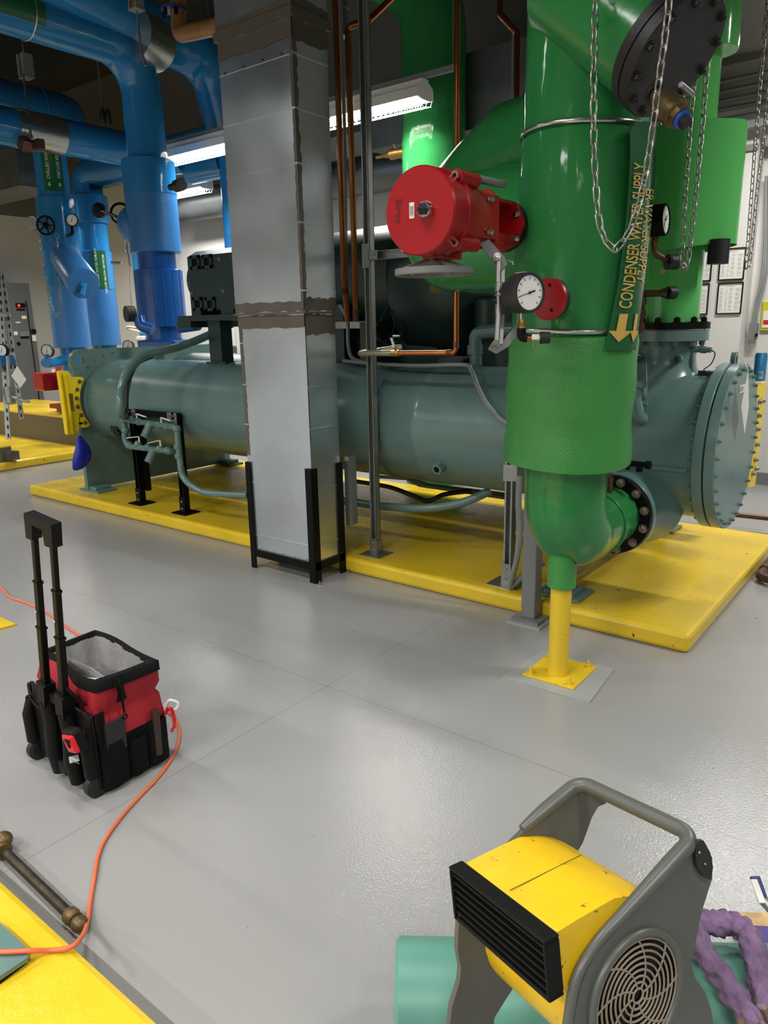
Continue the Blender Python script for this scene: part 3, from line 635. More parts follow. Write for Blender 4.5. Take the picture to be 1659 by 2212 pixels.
# ================================================================ main green condenser pipe
MX, MY = -1.30, 2.95
mp = thing('condenser_water_pipe', 'big glossy green condenser water pipe in the foreground, ending in an elbow', 'pipe', (MX, MY, .45))
pth = route([(MX, MY, 1.10), (MX, MY, .655), (MX, 3.50, .655)], .30, 20)
rr = [.172 if i < 14 else .172-(i-14)*.0035 for i in range(len(pth))]; rr[-1] = .150
pth2 = pth[:-1]+[V((MX, 3.33, .655)), V((MX, 3.40, .655)), pth[-1]]; rr = rr[:-1]+[.150, .146, .146]
MB().tube(pth2, rr, 56).build('elbow', GREENP, mp)
b = MB(); b.torus((MX, 3.30, .655), (0, 1, 0), .152, .006, 48, 8); b.build('elbow_seam', GREENP, mp)
zb = 1.01
prof = [(0, .0), (0, .258), (.004, .266), (.03, .268), (.10, .266), (.16, .258), (.22, .259), (.32, .266), (.42, .259), (.50, .262), (.53, .256), (.54, .24)]
jk = MB().lathe((MX, MY, zb), (0, 0, 1), prof, 72, False)
for i, v in enumerate(jk.v):
    a = math.atan2(v.y-MY, v.x-MX); k = 1+.010*math.sin(3*a+v.z*4)+.006*math.sin(7*a-v.z*9); jk.v[i] = V((MX+(v.x-MX)*k, MY+(v.y-MY)*k, v.z+.006*math.sin(2*a)))
jk.build('textured_jacket', GREENR, mp)
up = MB().lathe((MX, MY, 1.545), (0, 0, 1), [(0, .248), (.20, .246), (.45, .238), (.6, .232), (.74, .222)], 72, False)
up.lathe((MX, MY, 2.285), (0, 0, 1), [(0, .224), (.0, .218), (.4, .214), (1.6, .212)], 72, False)
for i, v in enumerate(up.v):
    a = math.atan2(v.y-MY, v.x-MX); k = 1+.006*math.sin(5*a+v.z*3)*math.sin(v.z*2.5)+.004*math.sin(11*a+v.z*1.7); up.v[i] = V((MX+(v.x-MX)*k, MY+(v.y-MY)*k, v.z))
up.build('plastic_jacket', GREEN, mp)
for z, r in ((1.553, .252), (2.292, .2255)):
    b = MB(); n = 60; rows = [[V((MX+rr_*math.cos(2*PI*k/n), MY+rr_*math.sin(2*PI*k/n), z+dz+.004*math.sin(6*PI*k/n+1))) for k in range(n+1)] for rr_, dz in ((r, 0), (r+.004, .001), (r+.004, .016), (r, .017))]
    b.grid(rows); b.build('steel_band', SILT, mp)
# branch to the left with its saddle
br = MB(); br.tube(route([(MX, 3.08, 2.0), (-2.0, 3.08, 2.0), (-2.0, 3.9, 2.0)], .14), .255, 56); br.build('side_branch', GREENP, mp)
b = MB(); b.tube([V((MX+.02, 3.25, 2.42)), DP(1130, 345, 3.55), DP(1060, 400, 3.75), DP(1000, 450, 3.95), DP(975, 480, 4.1)], [.20, .27, .255, .235, .20], 48); b.build('sloping_branch', GREENP, mp)
# strainer branch, blind flange
fc = DP(1458, 124, 2.42); dirS = ((CAM-fc).normalized()*.50+(CR*.8-CU*.6)*.866).normalized()
sb = MB(); sb.lathe(fc-dirS*.55, dirS, [(0, .19), (.50, .185)], 48); sb.build('strainer_branch', GREENP, mp)
bf = MB(); bf.lathe(fc-dirS*.075, dirS, [(0, 0), (0, .195), (.035, .197), (.036, .188), (.040, .188), (.041, .197), (.078, .197), (.082, .193), (.082, 0)], 64, False); bf = bf.build('blind_flange', CHAR, mp)
bolts(bf, fc+dirS*.007, dirS, .172, 12, .013, CHAR, h=.014)
bolts(bf, fc-dirS*.075, -dirS, .172, 12, .013, CHAR, h=.014)
# elbow flange (black) with rusty bolts
ef = MB().lathe((MX, 3.497, .655), (0, 1, 0), [(0, .147), (0, .197), (.004, .2), (.036, .2), (.036, .147)], 64, False).build('black_flange', BLACK, mp)
bolts(ef, (MX, 3.497, .655), (0, -1, 0), .174, 12, .0165, M('weathered_bolt', '8a7a6a', .45, metal=.6, var=.3, vs=30), a0=.26, a1=.26+2*PI, h=.02)
b = MB(); a = YP(1316, 1045, 3.38); b.cyl(a-V((0, 0, .04)), a+V((0, 0, .03)), .018, n=14); b.cyl(a+V((0, 0, .03)), a+V((0, 0, .05)), .013, n=6, sm=False); b.build('vent_plug', COPPERD, mp)
# sleeve over the post
b = MB(); n = 32; lo = [V((MX+.063*math.cos(2*PI*k/n), MY+.063*math.sin(2*PI*k/n), .445)) for k in range(n+1)]; hi = [V((MX+.063*math.cos(2*PI*k/n), MY+.063*math.sin(2*PI*k/n), .655-.10*(math.sin(2*PI*k/n)*.5+.5)-.05*(math.cos(2*PI*k/n)*.5+.5))) for k in range(n+1)]
b.grid([lo, hi]); b.build('support_sleeve', GREENR, mp)
pp = thing('pipe_support_post', 'yellow round steel post with square base plate under the green elbow', 'post', (MX, MY, 0))
MB().cyl((MX, MY, .012), (MX, MY, .47), .0465, n=40).build('post', YEL, pp)
MB().bb(MX-.13, MX+.12, MY-.10, MY+.17, .006, .014).build('base_plate', YEL, pp, bevel=.002)
b = MB(); b.prism([(MX-.20, MY-.17, 0), (MX+.22, MY-.16, 0), (MX+.19, MY+.21, 0), (MX-.17, MY+.20, 0)], (0, 0, .006)); b.build('grout_bed', GREYL, pp)
for x, y in ((-.10, -.07), (.09, -.07), (.09, .14), (-.10, .14)): MB().lathe((MX+x, MY+y, .014), (0, 0, 1), [(0, .018), (.004, .018), (.004, .011), (.016, .011), (.016, .006), (.034, .006)], 10).build('anchor_bolt', YEL, pp)
# ---- hanging label sheet
RL = [(262, 1360, 1418, 2.50), (330, 1362, 1417, 2.55), (400, 1358, 1413, 2.62), (470, 1353, 1408, 2.68), (540, 1345, 1400, 2.73), (610, 1336, 1392, 2.78), (680, 1322, 1383, 2.81), (756, 1305, 1374, 2.82)]
def lab(u, t):   # u 0..1 across (left to right), t 0..1 from top to bottom
    t = max(0, min(.9999, t))*(len(RL)-1); i = int(t); f = t-i
    y = RL[i][0]*(1-f)+RL[i+1][0]*f; xl = RL[i][1]*(1-f)+RL[i+1][1]*f; xr = RL[i][2]*(1-f)+RL[i+1][2]*f; d = RL[i][3]*(1-f)+RL[i+1][3]*f
    R_ = ray(xl+(xr-xl)*u, y); ex, ey = CAM.x-MX, CAM.y-MY; A = R_.x**2+R_.y**2; B = ex*R_.x+ey*R_.y; rad = .272
    dt = -B/A; disc = B*B-A*(ex*ex+ey*ey-rad*rad)
    return CAM+R_*(dt-math.sqrt(disc)/A if disc > 0 else dt)
lb_ = MB(); lb_.grid([[lab(k/12, j/24) for k in range(13)] for j in range(25)], CW*.002)
lbo = tag(lb_.build('pipe_label', DKGREEN), 'long dark green label with gold lettering hanging on the big green pipe', 'label')
Hh = 494.
def t1(u, v): return lab(.62-v/.045*.66, .835-u*1.0)-CW*.006
def t2(u, v): return lab(.68+v/.045*.44, .30+u*1.0)-CW*.006
text_mesh('CONDENSER WATER SUPPLY', .045, lambda u, v: t1(u, v), lbo, GOLD, 'lettering', shear=.18, wide=1.08)
text_mesh('ER WATER SUPPLY', .045, lambda u, v: t2(u, v), lbo, GOLD, 'lettering', shear=.18, wide=1.10)
def arrow(u0, t0, su, stt):
    sh_ = [(-.16, 0), (.16, 0), (.16, .6), (.42, .6), (0, 1), (-.42, .6), (-.16, .6)]
    b = MB(); pts = [lab(u0+x*su, t0+y*stt)-CW*.006 for x, y in sh_]; b.add(pts, [[0, 1, 2, 6], [6, 2, 4], [2, 3, 4], [5, 6, 4]]); b.build('arrow', GOLD, lbo)
arrow(.40, .855, .95, .115); arrow(.86, .855, .34, .115)
# ================================================================ actuator
ax_, az_ = -1.50, 1.962
ac = thing('valve_actuator', 'round red electric valve actuator with grey handwheel on the green pipe', 'actuator', (ax_, 2.14, 1.70))
O = V((ax_, 2.14, az_)); yv = V((0, 1, 0))
hs = MB(); hs.lathe(O, yv, [(0, 0), (0, .136), (.006, .141), (.085, .141), (.09, .145), (.105, .145), (.11, .138), (.19, .130), (.27, .115), (.30, .105), (.34, .10)], 64, False)
for k in range(4):
    a = PI/4+k*PI/2; c = O+V((math.cos(a)*.145, .07, math.sin(a)*.145)); hs.cyl(c, c+yv*.12, .024, n=12)
hs.box(O+V((0, .14, -.118)), (.09, .12, .055)); hs.box(O+V((.03, .28, 0)), (.15, .12, .15)); hs.build('housing', RED, ac, bevel=.004)
for k in range(4):
    a = PI/4+k*PI/2; c = O+V((math.cos(a)*.147, .068, math.sin(a)*.147)); MB().pipe(c, c-yv*.014, .014, .007, 16).build('cap_screw', CHROME, ac)
b = MB(); b.lathe(O+V((.034, 0, 0)), -yv, [(0, .028), (.022, .027), (.026, .024)], 28); b.build('indicator_ring', CHROME, ac)
b = MB(); b.lathe(O+V((.034, 0, 0)), -yv, [(.022, .021), (.034, .020), (.055, .0)], 6, sm=False); b.build('position_indicator', CHAR, ac)
b = MB(); b.box(O+V((-.028, -.001, .004)), (.020, .001, .05)); n_ = b.build('rating_plate', PAPER, ac)
b = MB()
for k in range(5): b.box(O+V((-.034+k*.003, -.002, .004-.002*(k % 2))), (.0009, .0006, .034-.004*(k % 3)))
b.build('small_print', INK, n_)
text_mesh('Bray', .046, lambda u, v: O+V((-.095+v*.8, -.0016, .048-u)), ac, M('embossed_red', '6c0b12', .35), 'embossed_lettering', wide=1.0)
bk = MB()
y0 = .34
bk.prism([O+V((x, y0, z)) for x, z in ((-.09, -.06), (-.09, .06), (-.05, .10), (.07, .10), (.10, .07), (.10, -.07), (.07, -.10), (-.05, -.10))], (0, .014, 0))
bk.box(O+V((.095, y0-.04, 0)), (.012, .12, .15)); bk.box(O+V((-.06, y0+.10, .0)), (.012, .2, .14)); bk.box(O+V((.06, y0+.10, -.06)), (.012, .2, .04))
bk.lathe(O+V((0, y0+.21, 0)), yv, [(0, 0), (0, .10), (.016, .10), (.016, 0)], 8, False, sm=False); bk.box(O+V((0, y0+.1, .075)), (.12, .2, .012)); bk.build('mounting_bracket', RED, ac)
MB().lathe(O+V((0, y0+.226, 0)), yv, [(0, 0), (0, .095), (.03, .095), (.03, 0)], 40, False).build('gasket', BLACKR, ac)
for z in (-.055, .055):
    for dy in (-.07, -.045): part('bolt', bolt_mesh(.011, CHROME, .012), ac, O+V((.101, y0+dy, z)), (1, -.2, 0))
for x, z in ((.07, .035), (.07, -.05)): part('bolt', bolt_mesh(.011, CHROME, .012), ac, O+V((x, y0+.21, z)), (0, -1, 0))
# handwheel
hz = YP(933, 588, 2.27).z; hc = V((ax_-.026, 2.27, hz))
hw = MB(); R_ = .140
hw.lathe(hc, (0, 0, 1), [(-.010, R_-.020), (-.012, R_-.004), (-.009, R_), (.009, R_), (.012, R_-.004), (.010, R_-.020), (-.010, R_-.020)], 64, False)
for k in range(5):
    a = 2*PI*k/5+.4; hw.tube([hc+V((math.cos(a)*.02, math.sin(a)*.02, .036)), hc+V((math.cos(a)*.07, math.sin(a)*.07, .022)), hc+V((math.cos(a)*(R_-.015), math.sin(a)*(R_-.015), .002))], .010, 8)
hw.lathe(hc, (0, 0, 1), [(.015, .030), (.052, .022)], 24); hw.build('handwheel', GREYM, ac)
MB().cyl(hc+V((0, 0, .052)), hc+V((0, 0, .058)), .021, n=24).build('yellow_washer', YELM, ac)
MB().cyl(hc+V((0, 0, .056)), hc+V((0, 0, .13)), .012, n=16).build('wheel_shaft', BLACK, ac)
b = MB(); b.tube(smoothpath([O+V((-.13, .12, .02)), O+V((-.19, .14, .02)), O+V((-.20, .18, -.05)), O+V((-.14, .16, -.05))], 8), .014, 10); b.tube(smoothpath([O+V((-.10, .2, .09)), O+V((-.02, .24, .14)), O+V((.06, .42, .13)), O+V((.04, .5, .14))], 8), .014, 10); b.build('cable_conduit', GREYC, ac)
# linkage
lk = thing('valve_linkage', 'flat grey levers and zinc tie rod linking the actuator to the lower valve', 'linkage', DP(1073, 748, 2.60))
def flat_bar(b, p, q, w_, t, nrm=CW): b.bar(p, q, w_, t, up=nrm)
d_ = 2.62
def dpp(x, y, dd=d_): return DP(x, y, dd)
b = MB(); U_ = [dpp(*p) for p in ((1017, 497), (1046, 505), (1090, 555), (1096, 570), (1083, 585), (1068, 570))]; b.prism(U_, CW*.008); b.build('upper_lever', GREYM, lk)
b = MB(); L_ = [dpp(*p) for p in ((1118, 695), (1140, 695), (1100, 745), (1075, 760), (1057, 750), (1064, 738), (1085, 738))]; b.prism([p+CW*.03 for p in L_], CW*.008); b.build('lower_lever', GREYM, lk)
b = MB(); b.bar(dpp(1076, 555), dpp(1075, 612), .012, .03, up=CW); b.bar(dpp(1086, 560, 2.66), dpp(1085, 612, 2.66), .012, .03, up=CW)
b.cyl(dpp(1077, 612), dpp(1077, 630), .013, n=20); b.cyl(dpp(1077, 630), dpp(1077, 665), .0075, n=12); b.cyl(dpp(1077, 635), dpp(1077, 640), .012, n=6, sm=False); b.cyl(dpp(1077, 658), dpp(1077, 683), .012, n=20)
b.bar(dpp(1075, 680), dpp(1071, 750), .012, .03, up=CW); b.bar(dpp(1085, 682, 2.66), dpp(1081, 745, 2.66), .012, .03, up=CW); b.build('tie_rod', STEEL, lk)
for x, y in ((1074, 553), (1071, 742)):
    c = dpp(x, y, 2.59); b = MB(); b.lathe(c, CW, [(0, .013), (.02, .015)], 24); b.lathe(c-CW*.006, CW, [(0, .009), (.01, .009)], 6, sm=False); b.build('clevis_pin', CHROME, lk)
b = MB(); a = dpp(1096, 562); b.tube([a, dpp(1107, 567), dpp(1108, 571)], .002, 6); b.tube([a, dpp(1104, 562), dpp(1110, 566)], .002, 6); b.build('split_pin', CHROME, lk)
vp_ = thing('valve_top_plate', 'round red valve mounting plate on the green pipe, behind the grey pressure gauge', 'plate', DP(1183, 690, 2.69))
c = DP(1182, 646, 2.69); dn = (V((-.12, -1, 0))).normalized()
b = MB(); b.lathe(c, -dn, [(0, 0), (0, .074), (.012, .076), (.013, 0)], 56, False); b.build('plate', REDM, vp_)
MB().lathe(c-dn*.012, -dn, [(0, 0), (0, .074), (.03, .072)], 48, False).build('gasket', BLACKR, vp_)
for x, y in ((1196, 616), (1193, 670), (1135, 610)): 
    p = DP(x, y, 2.69); q = c+(p-c)-dn*((p-c).dot(dn)); MB().cyl(q+dn*.0012, q+dn*.0002, .0065, n=14).build('bolt_hole', BLACK, vp_)
# ================================================================ gauges
def gauge(name, label, c, nrm, R_, body=CHAR, depth=.05, stem=None, group=None, ang=200, tagp=True, rim=BLACK):
    nrm = V(nrm).normalized(); t = thing(name, label, 'gauge', c-V((0, 0, R_)), group)
    up_ = V((0, 0, 1)); r_ = up_.cross(nrm).normalized(); u_ = nrm.cross(r_)
    MB().lathe(c-nrm*depth, nrm, [(0, 0), (0, R_*.90), (depth*.15, R_*.97), (depth*.9, R_), (depth, R_*.97), (depth, R_*.86), (depth*.93, R_*.84), (depth*.93, 0)], 48, False).build('case', body, t)
    f = MB().lathe(c-nrm*depth*.07, nrm, [(.0003, 0), (.0008, R_*.84)], 40, False).build('dial', DIAL, t)
    b = MB(); k_ = .0012-depth*.07
    for k in range(11):
        a = math.radians(225-27*k); d = r_*math.cos(a)+u_*math.sin(a); b.bar(c+nrm*k_+d*R_*.62, c+nrm*k_+d*R_*.76, R_*.035, .0004, up=nrm)
    b.build('scale_marks', INK, f)
    a = math.radians(ang); d = r_*math.cos(a)+u_*math.sin(a); b = MB(); b.bar(c+nrm*(k_+.002)-d*R_*.3, c+nrm*(k_+.002)+d*R_*.66, R_*.03, .001, up=nrm); b.bar(c+nrm*(k_+.002)-d*R_*.36, c+nrm*(k_+.002)-d*R_*.1, R_*.08, .001, up=nrm); b.cyl(c+nrm*k_, c+nrm*(k_+.004), R_*.07, n=12); b.build('pointer', INK, t)
    return t, r_, u_
gc = DP(1146, 632, 2.54); gn = (.93, -.38, .02)
g1, gr_, gu_ = gauge('pressure_gauge', 'grey pressure gauge with white dial in front of the round red plate', gc, gn, .069, depth=.085, ang=196)
gn = V(gn).normalized()
b = MB(); b.box(gc-gn*.045+gu_*.0695+gr_*-.005, (.045, .018, .0015), Matrix((gn, gr_, gu_)).transposed()); b.build('sticker', PAPER, g1)
s0 = gc-gn*.045-gu_*.068
b = MB(); b.cyl(s0, s0-gu_*.022, .007, n=12); b.build('stem', CHROME, g1)
b = MB(); b.lathe(s0-gu_*.02, -gu_, [(0, .010), (.01, .012), (.025, .012), (.03, .015), (.042, .015)], 6, sm=False); b.build('brass_fitting', BRASS, g1)
e0 = s0-gu_*.062; b = MB(); dx = V((.85, .5, 0)).normalized()
b.tube(route([e0+gu_*.012, e0-gu_*.02, e0-gu_*.022+dx*.02], .015), .016, 14); b.build('black_elbow', BLACK, g1)
b = MB(); q0 = e0-gu_*.022+dx*.015; b.cyl(q0, q0+dx*.02, .012, n=14); b.build('copper_nipple', COPPER, g1)
b = MB(); b.cyl(q0+dx*.02, q0+dx*.05, .011, n=12); b.build('shut_off_valve', CHROME, g1)
b = MB(); b.cyl(q0+dx*.05, q0+dx*.085, .022, .020, n=18); b.build('black_grommet', BLACKR, g1)
b = MB(); cc = q0+dx*.032-CW*.014; b.bar(cc-CR*.013, cc+CR*.013, .018, .0012, up=CW); tg = b.build('white_tag', PAPER, g1)
b = MB(); b.tube(smoothpath([cc-CR*.006-CU*.008, cc-CR*.009-CU*.035, cc-CR*.0-CU*.047, cc+CR*.009-CU*.035, cc+CR*.008-CU*.008], 6), .0013, 6); b.tube([cc-CU*.047, cc-CU*.068+CR*.001], .0008, 5); b.build('bead_chain', BRASS, g1)
gc2 = DP(1440, 474, 3.42); gn2 = V((.97, .05, .03)).normalized()
g2, r2, u2 = gauge('pressure_gauge', 'black pressure gauge beside the gold lettered label, on the rear green pipe', gc2, gn2, .072, BLACK, depth=.085, ang=230)
b = MB(); b.box(gc2-gn2*.045+u2*.0725, (.04, .02, .0015), Matrix((gn2, r2, u2)).transposed()); b.build('sticker', PAPER, g2)
s0 = gc2-gn2*.05-u2*.07; b = MB(); b.tube(route([s0, s0-u2*.075, s0-u2*.085+V((.05, .03, -.02))], .03), .014, 12); b.cyl(s0-u2*.02, s0-u2*.045, .017, n=6, sm=False); b.build('pipe_fitting', COPPERD, g2)
b = MB(); a = s0-u2*.095+V((.04, -.01, -.02)); b.bar(a, a+V((.03, 0, .02)), .014, .002); b.tube([a, a-V((0, 0, .03))], .001, 5); b.lathe(a-V((-.005, 0, .045)), -CW, [(0, .012), (.001, .012)], 24); b.build('brass_tag', BRASS, g2)
# rust brown valve train below it
b = MB(); v0 = DP(1430, 633, 3.62)
b.cyl(v0, v0+V((-.10, -.02, -.0)), .017, n=14); b.cyl(v0+V((.03, .0, 0)), v0+V((.0, 0, 0)), .022, n=16)
w0 = v0+V((-.09, -.02, 0)); b.cyl(w0+V((0, 0, .015)), w0-V((0, 0, .19)), .016, n=14)
for dz in (-.03, -.09, -.15): b.cyl(w0+V((0, 0, dz-.02)), w0+V((0, 0, dz+.01)), .023, n=14); b.cyl(w0+V((0, 0, dz)), w0+V((-.0, -.035, dz)), .013, n=8)
gr1, gr2 = V(v0), s0-u2*.095
tag(b.build('drain_valve', COPPERD), 'rust brown small drain valve stack tapped into the rear green pipe', 'valve')
# brass ball valve on blind flange
bvt = thing('ball_valve', 'aged brass ball valve with blue thread tape screwed into the black round flange', 'valve', DP(1465, 245, 2.38))
p0 = DP(1416, 205, 2.40); p1 = DP(1497, 280, 2.30); d = (p1-p0).normalized(); Lv = (p1-p0).length
b = MB(); b.lathe(p0, d, [(0, .022), (.03, .022)], 20); b.lathe(p0+d*.02, d, [(0, .030), (.02, .030)], 8, sm=False)
b.lathe(p0+d*.035, d, [(0, .030), (.02, .042), (.055, .046), (.085, .044), (.09, .036)], 28); b.lathe(p0+d*.12, d, [(0, .036), (.025, .036)], 8, sm=False); b.build('body', BRONZE, bvt)
e_ = p0+d*.145; MB().lathe(e_, d, [(0, .028), (.008, .028), (.010, .022)], 24).build('blue_tape', M('blue_tape', '2458c8', .4), bvt)
MB().lathe(e_+d*.012, d, [(0, .023), (.02, .022), (.02, .0)], 4, False, sm=False).build('plug', CHAR, bvt)
MB().lathe(p0-d*.02, d, [(0, .030), (.02, .034)], 24).build('flange_boss', CHAR, bvt)
b = MB(); h0 = p0+d*.07; hu = (DP(1497, 200, 2.36)-h0); hp = h0+hu.normalized()*.062; b.cyl(h0, hp, .010, n=12); b.tube(route([hp, DP(1498, 205, 2.33), DP(1470, 182, 2.28)], .02), .009, 10); b.build('lever', STEEL, bvt)
# chains
def chain_thing(name, label, pts, link, r, mat=CHROME, sub=8):
    return tag(chain(smoothpath(pts, sub), link, r).build(name, mat), label, 'chain')
CH = M('chain_steel', 'a8a69e', .35, metal=.9)
chain_thing('chain', 'nearest large link chain looping down in front of the big green pipe', [DP(1287, -60, 2.32), DP(1284, 100, 2.32), DP(1282, 250, 2.35), DP(1286, 380, 2.38), DP(1296, 490, 2.4), DP(1325, 540, 2.4), DP(1350, 515, 2.4), DP(1372, 470, 2.38), DP(1390, 400, 2.36), DP(1408, 290, 2.32), DP(1425, 160, 2.26), DP(1440, 50, 2.22), DP(1450, -60, 2.2)], .052, .0032, CH)
chain_thing('chain', 'middle chain loop hanging in front of the rear green pipe jacket', [DP(1506, 140, 3.2), DP(1495, 220, 3.25), DP(1487, 330, 3.3), DP(1480, 430, 3.35), DP(1475, 530, 3.4), DP(1474, 572, 3.4), DP(1479, 582, 3.4), DP(1486, 565, 3.4), DP(1495, 500, 3.38), DP(1508, 370, 3.32), DP(1520, 240, 3.28), DP(1530, 110, 3.2), DP(1545, -40, 3.1)], .050, .0034, CH, 5)
chain_thing('chain', 'rightmost thin chain loop hanging before the framed sheets on the wall', [DP(1662, -40, 4.7), DP(1650, 90, 4.75), DP(1636, 250, 4.8), DP(1625, 400, 4.85), DP(1616, 520, 4.9), DP(1612, 576, 4.9), DP(1617, 580, 4.9), DP(1623, 540, 4.9), DP(1635, 420, 4.85), DP(1650, 290, 4.8), DP(1668, 120, 4.75)], .055, .0036, CH, 4)
# ================================================================ rear green pipe on the top nozzle
rp = thing('condenser_return_pipe', 'light green condenser pipe rising from the top nozzle at the right end', 'pipe', (NX, NY, 1.54))
MB().cyl(gr1+V((.028, -.004, 0)), gr1+V((.05, .03, 0)), .030, n=20).build('pipe_grommet', BLACKR, rp); MB().cyl(gr2+V((.055, .02, -.02)), gr2+V((.09, .06, -.02)), .035, n=20).build('pipe_grommet', BLACKR, rp)
rfl = MB().cyl((NX, NY, 1.545), (NX, NY, 1.580), .207, n=64).build('black_flange', BLACK, rp)
bolts(rfl, (NX, NY, 1.580), (0, 0, 1), .178, 12, .016, BLACK, h=.02)
MB().cyl((NX, NY, 1.58), (NX, NY, 2.05), .150, n=56).build('lower_pipe', GREEN2, rp)
jx, jy = NX+.055, NY
b = MB(); n = 72
def sq(a): 
    c_, s_ = math.cos(a), math.sin(a); rr_ = .205+.035*max(0, math.cos(a-.1))**6+.012*math.sin(2*a)
    return V((jx+rr_*c_, jy+rr_*s_, 0))
rows = []
for z in (1.935, 1.945, 2.15, 2.35, 2.50, 2.515):
    rows.append([sq(2*PI*k/n)+V((0, 0, z+(.02*math.cos(2*PI*k/n) if z < 2 else 0))) for k in range(n+1)])
b.grid(rows); top = [sq(2*PI*k/n)+V((0, 0, 2.515)) for k in range(n)]; b.add(top, [list(range(n))]); b.build('insulation_jacket', GREEN2, rp)
MB().lathe((NX+.02, NY, 2.5), (0, 0, 1), [(0, .135), (1.4, .135)], 48).build('upper_pipe', GREEN2, rp)
MB().lathe((NX+.10, NY+.0, 2.84), (0, 0, 1), [(0, .0), (0, .125), (.004, .128), (.36, .128), (.42, .10)], 40, False).build('strainer_pot', GREEN2, rp)
MB().lathe((NX+.12, NY+.2, 3.15), (0, 0, 1), [(0, .15), (.9, .15)], 40).build('riser', GREENP, rp)
a = YP(1552, 545, 4.05); MB().cyl(a+V((0, 0, -.055)), a+V((0, 0, .06)), .050, n=32).build('black_sleeve', BLACKR, rp)
for z in (2.02, 1.80): pass
# back green pipe
bp = thing('condenser_riser_pipe', 'glossy green vertical pipe behind the red actuator and the hanging lamp', 'pipe', (-4.24, 6.3, 0))
MB().tube(route([(-4.24, 6.3, 0), (-4.24, 6.3, 4.45), (-5.3, 6.3, 5.2)], .6, 14), .30, 56).build('pipe', GREEN, bp)
# ================================================================ copper pipes
def cpipe(label, pts, r, rad=.03, mat=COPPER, name='copper_pipe', fit=()):
    t = thing(name, label, 'pipe', min([V(p) for p in pts], key=lambda p: p.z)); MB().tube(route(pts, rad), r, 16).build('pipe', mat, t)
    for a, c in fit: MB().cyl(a, c, r*1.18, n=16).build('coupling', COPPERD, t)
    return t
cpipe('left one of the two copper pipes beside the duct', [(-3.345, 3.9, 4.9), (-3.345, 3.9, 1.95), (-3.34, 3.92, 1.62)], .0195, fit=[((-3.345, 3.9, 1.80), (-3.345, 3.9, 1.84))])
cpipe('right one of the two copper pipes beside the duct', [(-3.02, 4.2, 3.62), (-3.12, 3.95, 3.38), (-3.25, 3.9, 3.36), (-3.25, 3.9, 1.62)], .0195, fit=[((-3.25, 3.9, 1.62), (-3.25, 3.9, 1.70))])
_c = YP(985, 762, 3.63); z_ = _c.z; CXc = _c.x; CYc = 3.63
cpv = cpipe('copper drop pipe turning left below the red actuator', [(CXc-.004, CYc, 4.9), (CXc, CYc, z_), (CXc-.40, CYc, z_-.005)], .0155, fit=[((CXc, CYc, z_+.03), (CXc, CYc, z_+.06)), ((CXc-.06, CYc, z_), (CXc-.03, CYc, z_))])
b = MB(); b.cyl((CXc-.46, CYc, z_-.006), (CXc-.40, CYc, z_-.005), .020, n=8, sm=False); b.cyl((CXc-.43, CYc, z_), (CXc-.43, CYc, z_+.04), .006); b.build('gate_valve', BRASS, cpv)
MB().tube([V((CXc-.43, CYc-.01, z_+.03)), V((CXc-.445, CYc-.02, z_+.085))], .008, 6).build('valve_handle', WHITE, cpv)
MB().tube(smoothpath([(CXc-.46, CYc, z_-.006), (-2.93, CYc, z_-.008), (-3.0, CYc+.01, z_-.01), (-3.03, CYc+.08, z_-.008), (-3.0, CYc+.20, z_), (-2.88, CYc+.28, z_+.02)]), .0195, 14).build('braided_hose', M('braided_steel', 'a29c84', .35, metal=.8, bump=1, bs=160, bd=.002), cpv)
cpipe('copper pipe high up left of the big green pipe', [DP(1085, -40, 4.4), DP(1080, 30, 4.4), DP(1118, 72, 4.35), DP(1116, 240, 4.35)], .0185)
tag(MB().tube([DP(1108, 70, 4.5), DP(1106, 240, 4.5)], .006, 8).build('conduit', GREYC), 'thin conduit beside the copper pipe high up left of the big green pipe', 'conduit')
tag(MB().tube([YP(735, 0, 4.1), YP(745, 300, 4.1), YP(748, 660, 4.1)], .012, 8).build('conduit', GREYC), 'thin vertical grey conduit between the two copper pipes beside the duct', 'conduit')
p0 = YP(735, -20, 4.0); b = MB(); b.cyl(YP(736, 5, 4.2), YP(738, 80, 4.2), .045, n=24); b.torus(YP(736, 20, 4.2), (0, 0, 1), .045, .006); b.build('x', DARKGAL); o = bpy.data.objects['x']; o.name = 'vent_pipe'; tag(o, 'short galvanised vent pipe at the top right of the duct', 'pipe')
b = MB(); a = DP(383, -30, 6.0); b.tube(route([a, DP(387, 75, 6.0), DP(480, 55, 5.6)], .08), .062, 24)
bro = thing('drain_pipe', 'dirty brown drain pipe with blue flange at upper left', 'pipe', DP(387, 90, 6.0)); b.build('pipe', M('brown_pipe', '8a6236', .4, var=.25, vs=10), bro)
c = DP(376, 24, 6.0); fl_ = MB().lathe(c, (0, 0, 1), [(0, 0), (0, .10), (.02, .102), (.03, .08)], 32, False).build('flange', M('dark_blue', '1d2c6e', .4), bro); bolts(fl_, c, (0, 0, -1), .085, 6, .014, BLACK, h=.05)
# brass valve on the back green pipe
b = MB(); a = YP(866, 330, 6.25); b.cyl(a+V((.06, 0, 0)), a-V((.12, 0, 0)), .044, .050, n=20); b.cyl(a-V((.12, 0, 0)), a-V((.19, 0, 0)), .025, n=8, sm=False); b.cyl(a-V((.19, 0, 0)), a-V((.30, 0, 0)), .016, n=10); b.cyl(a-V((.07, 0, 0)), a-V((.07, 0, -.085)), .008); b.bar(a-V((.07, 0, -.07)), a-V((.12, 0, -.105)), .016, .006)
tag(b.build('brass_valve', BRASS), 'small brass valve on the left side of the rear glossy green pipe', 'valve')
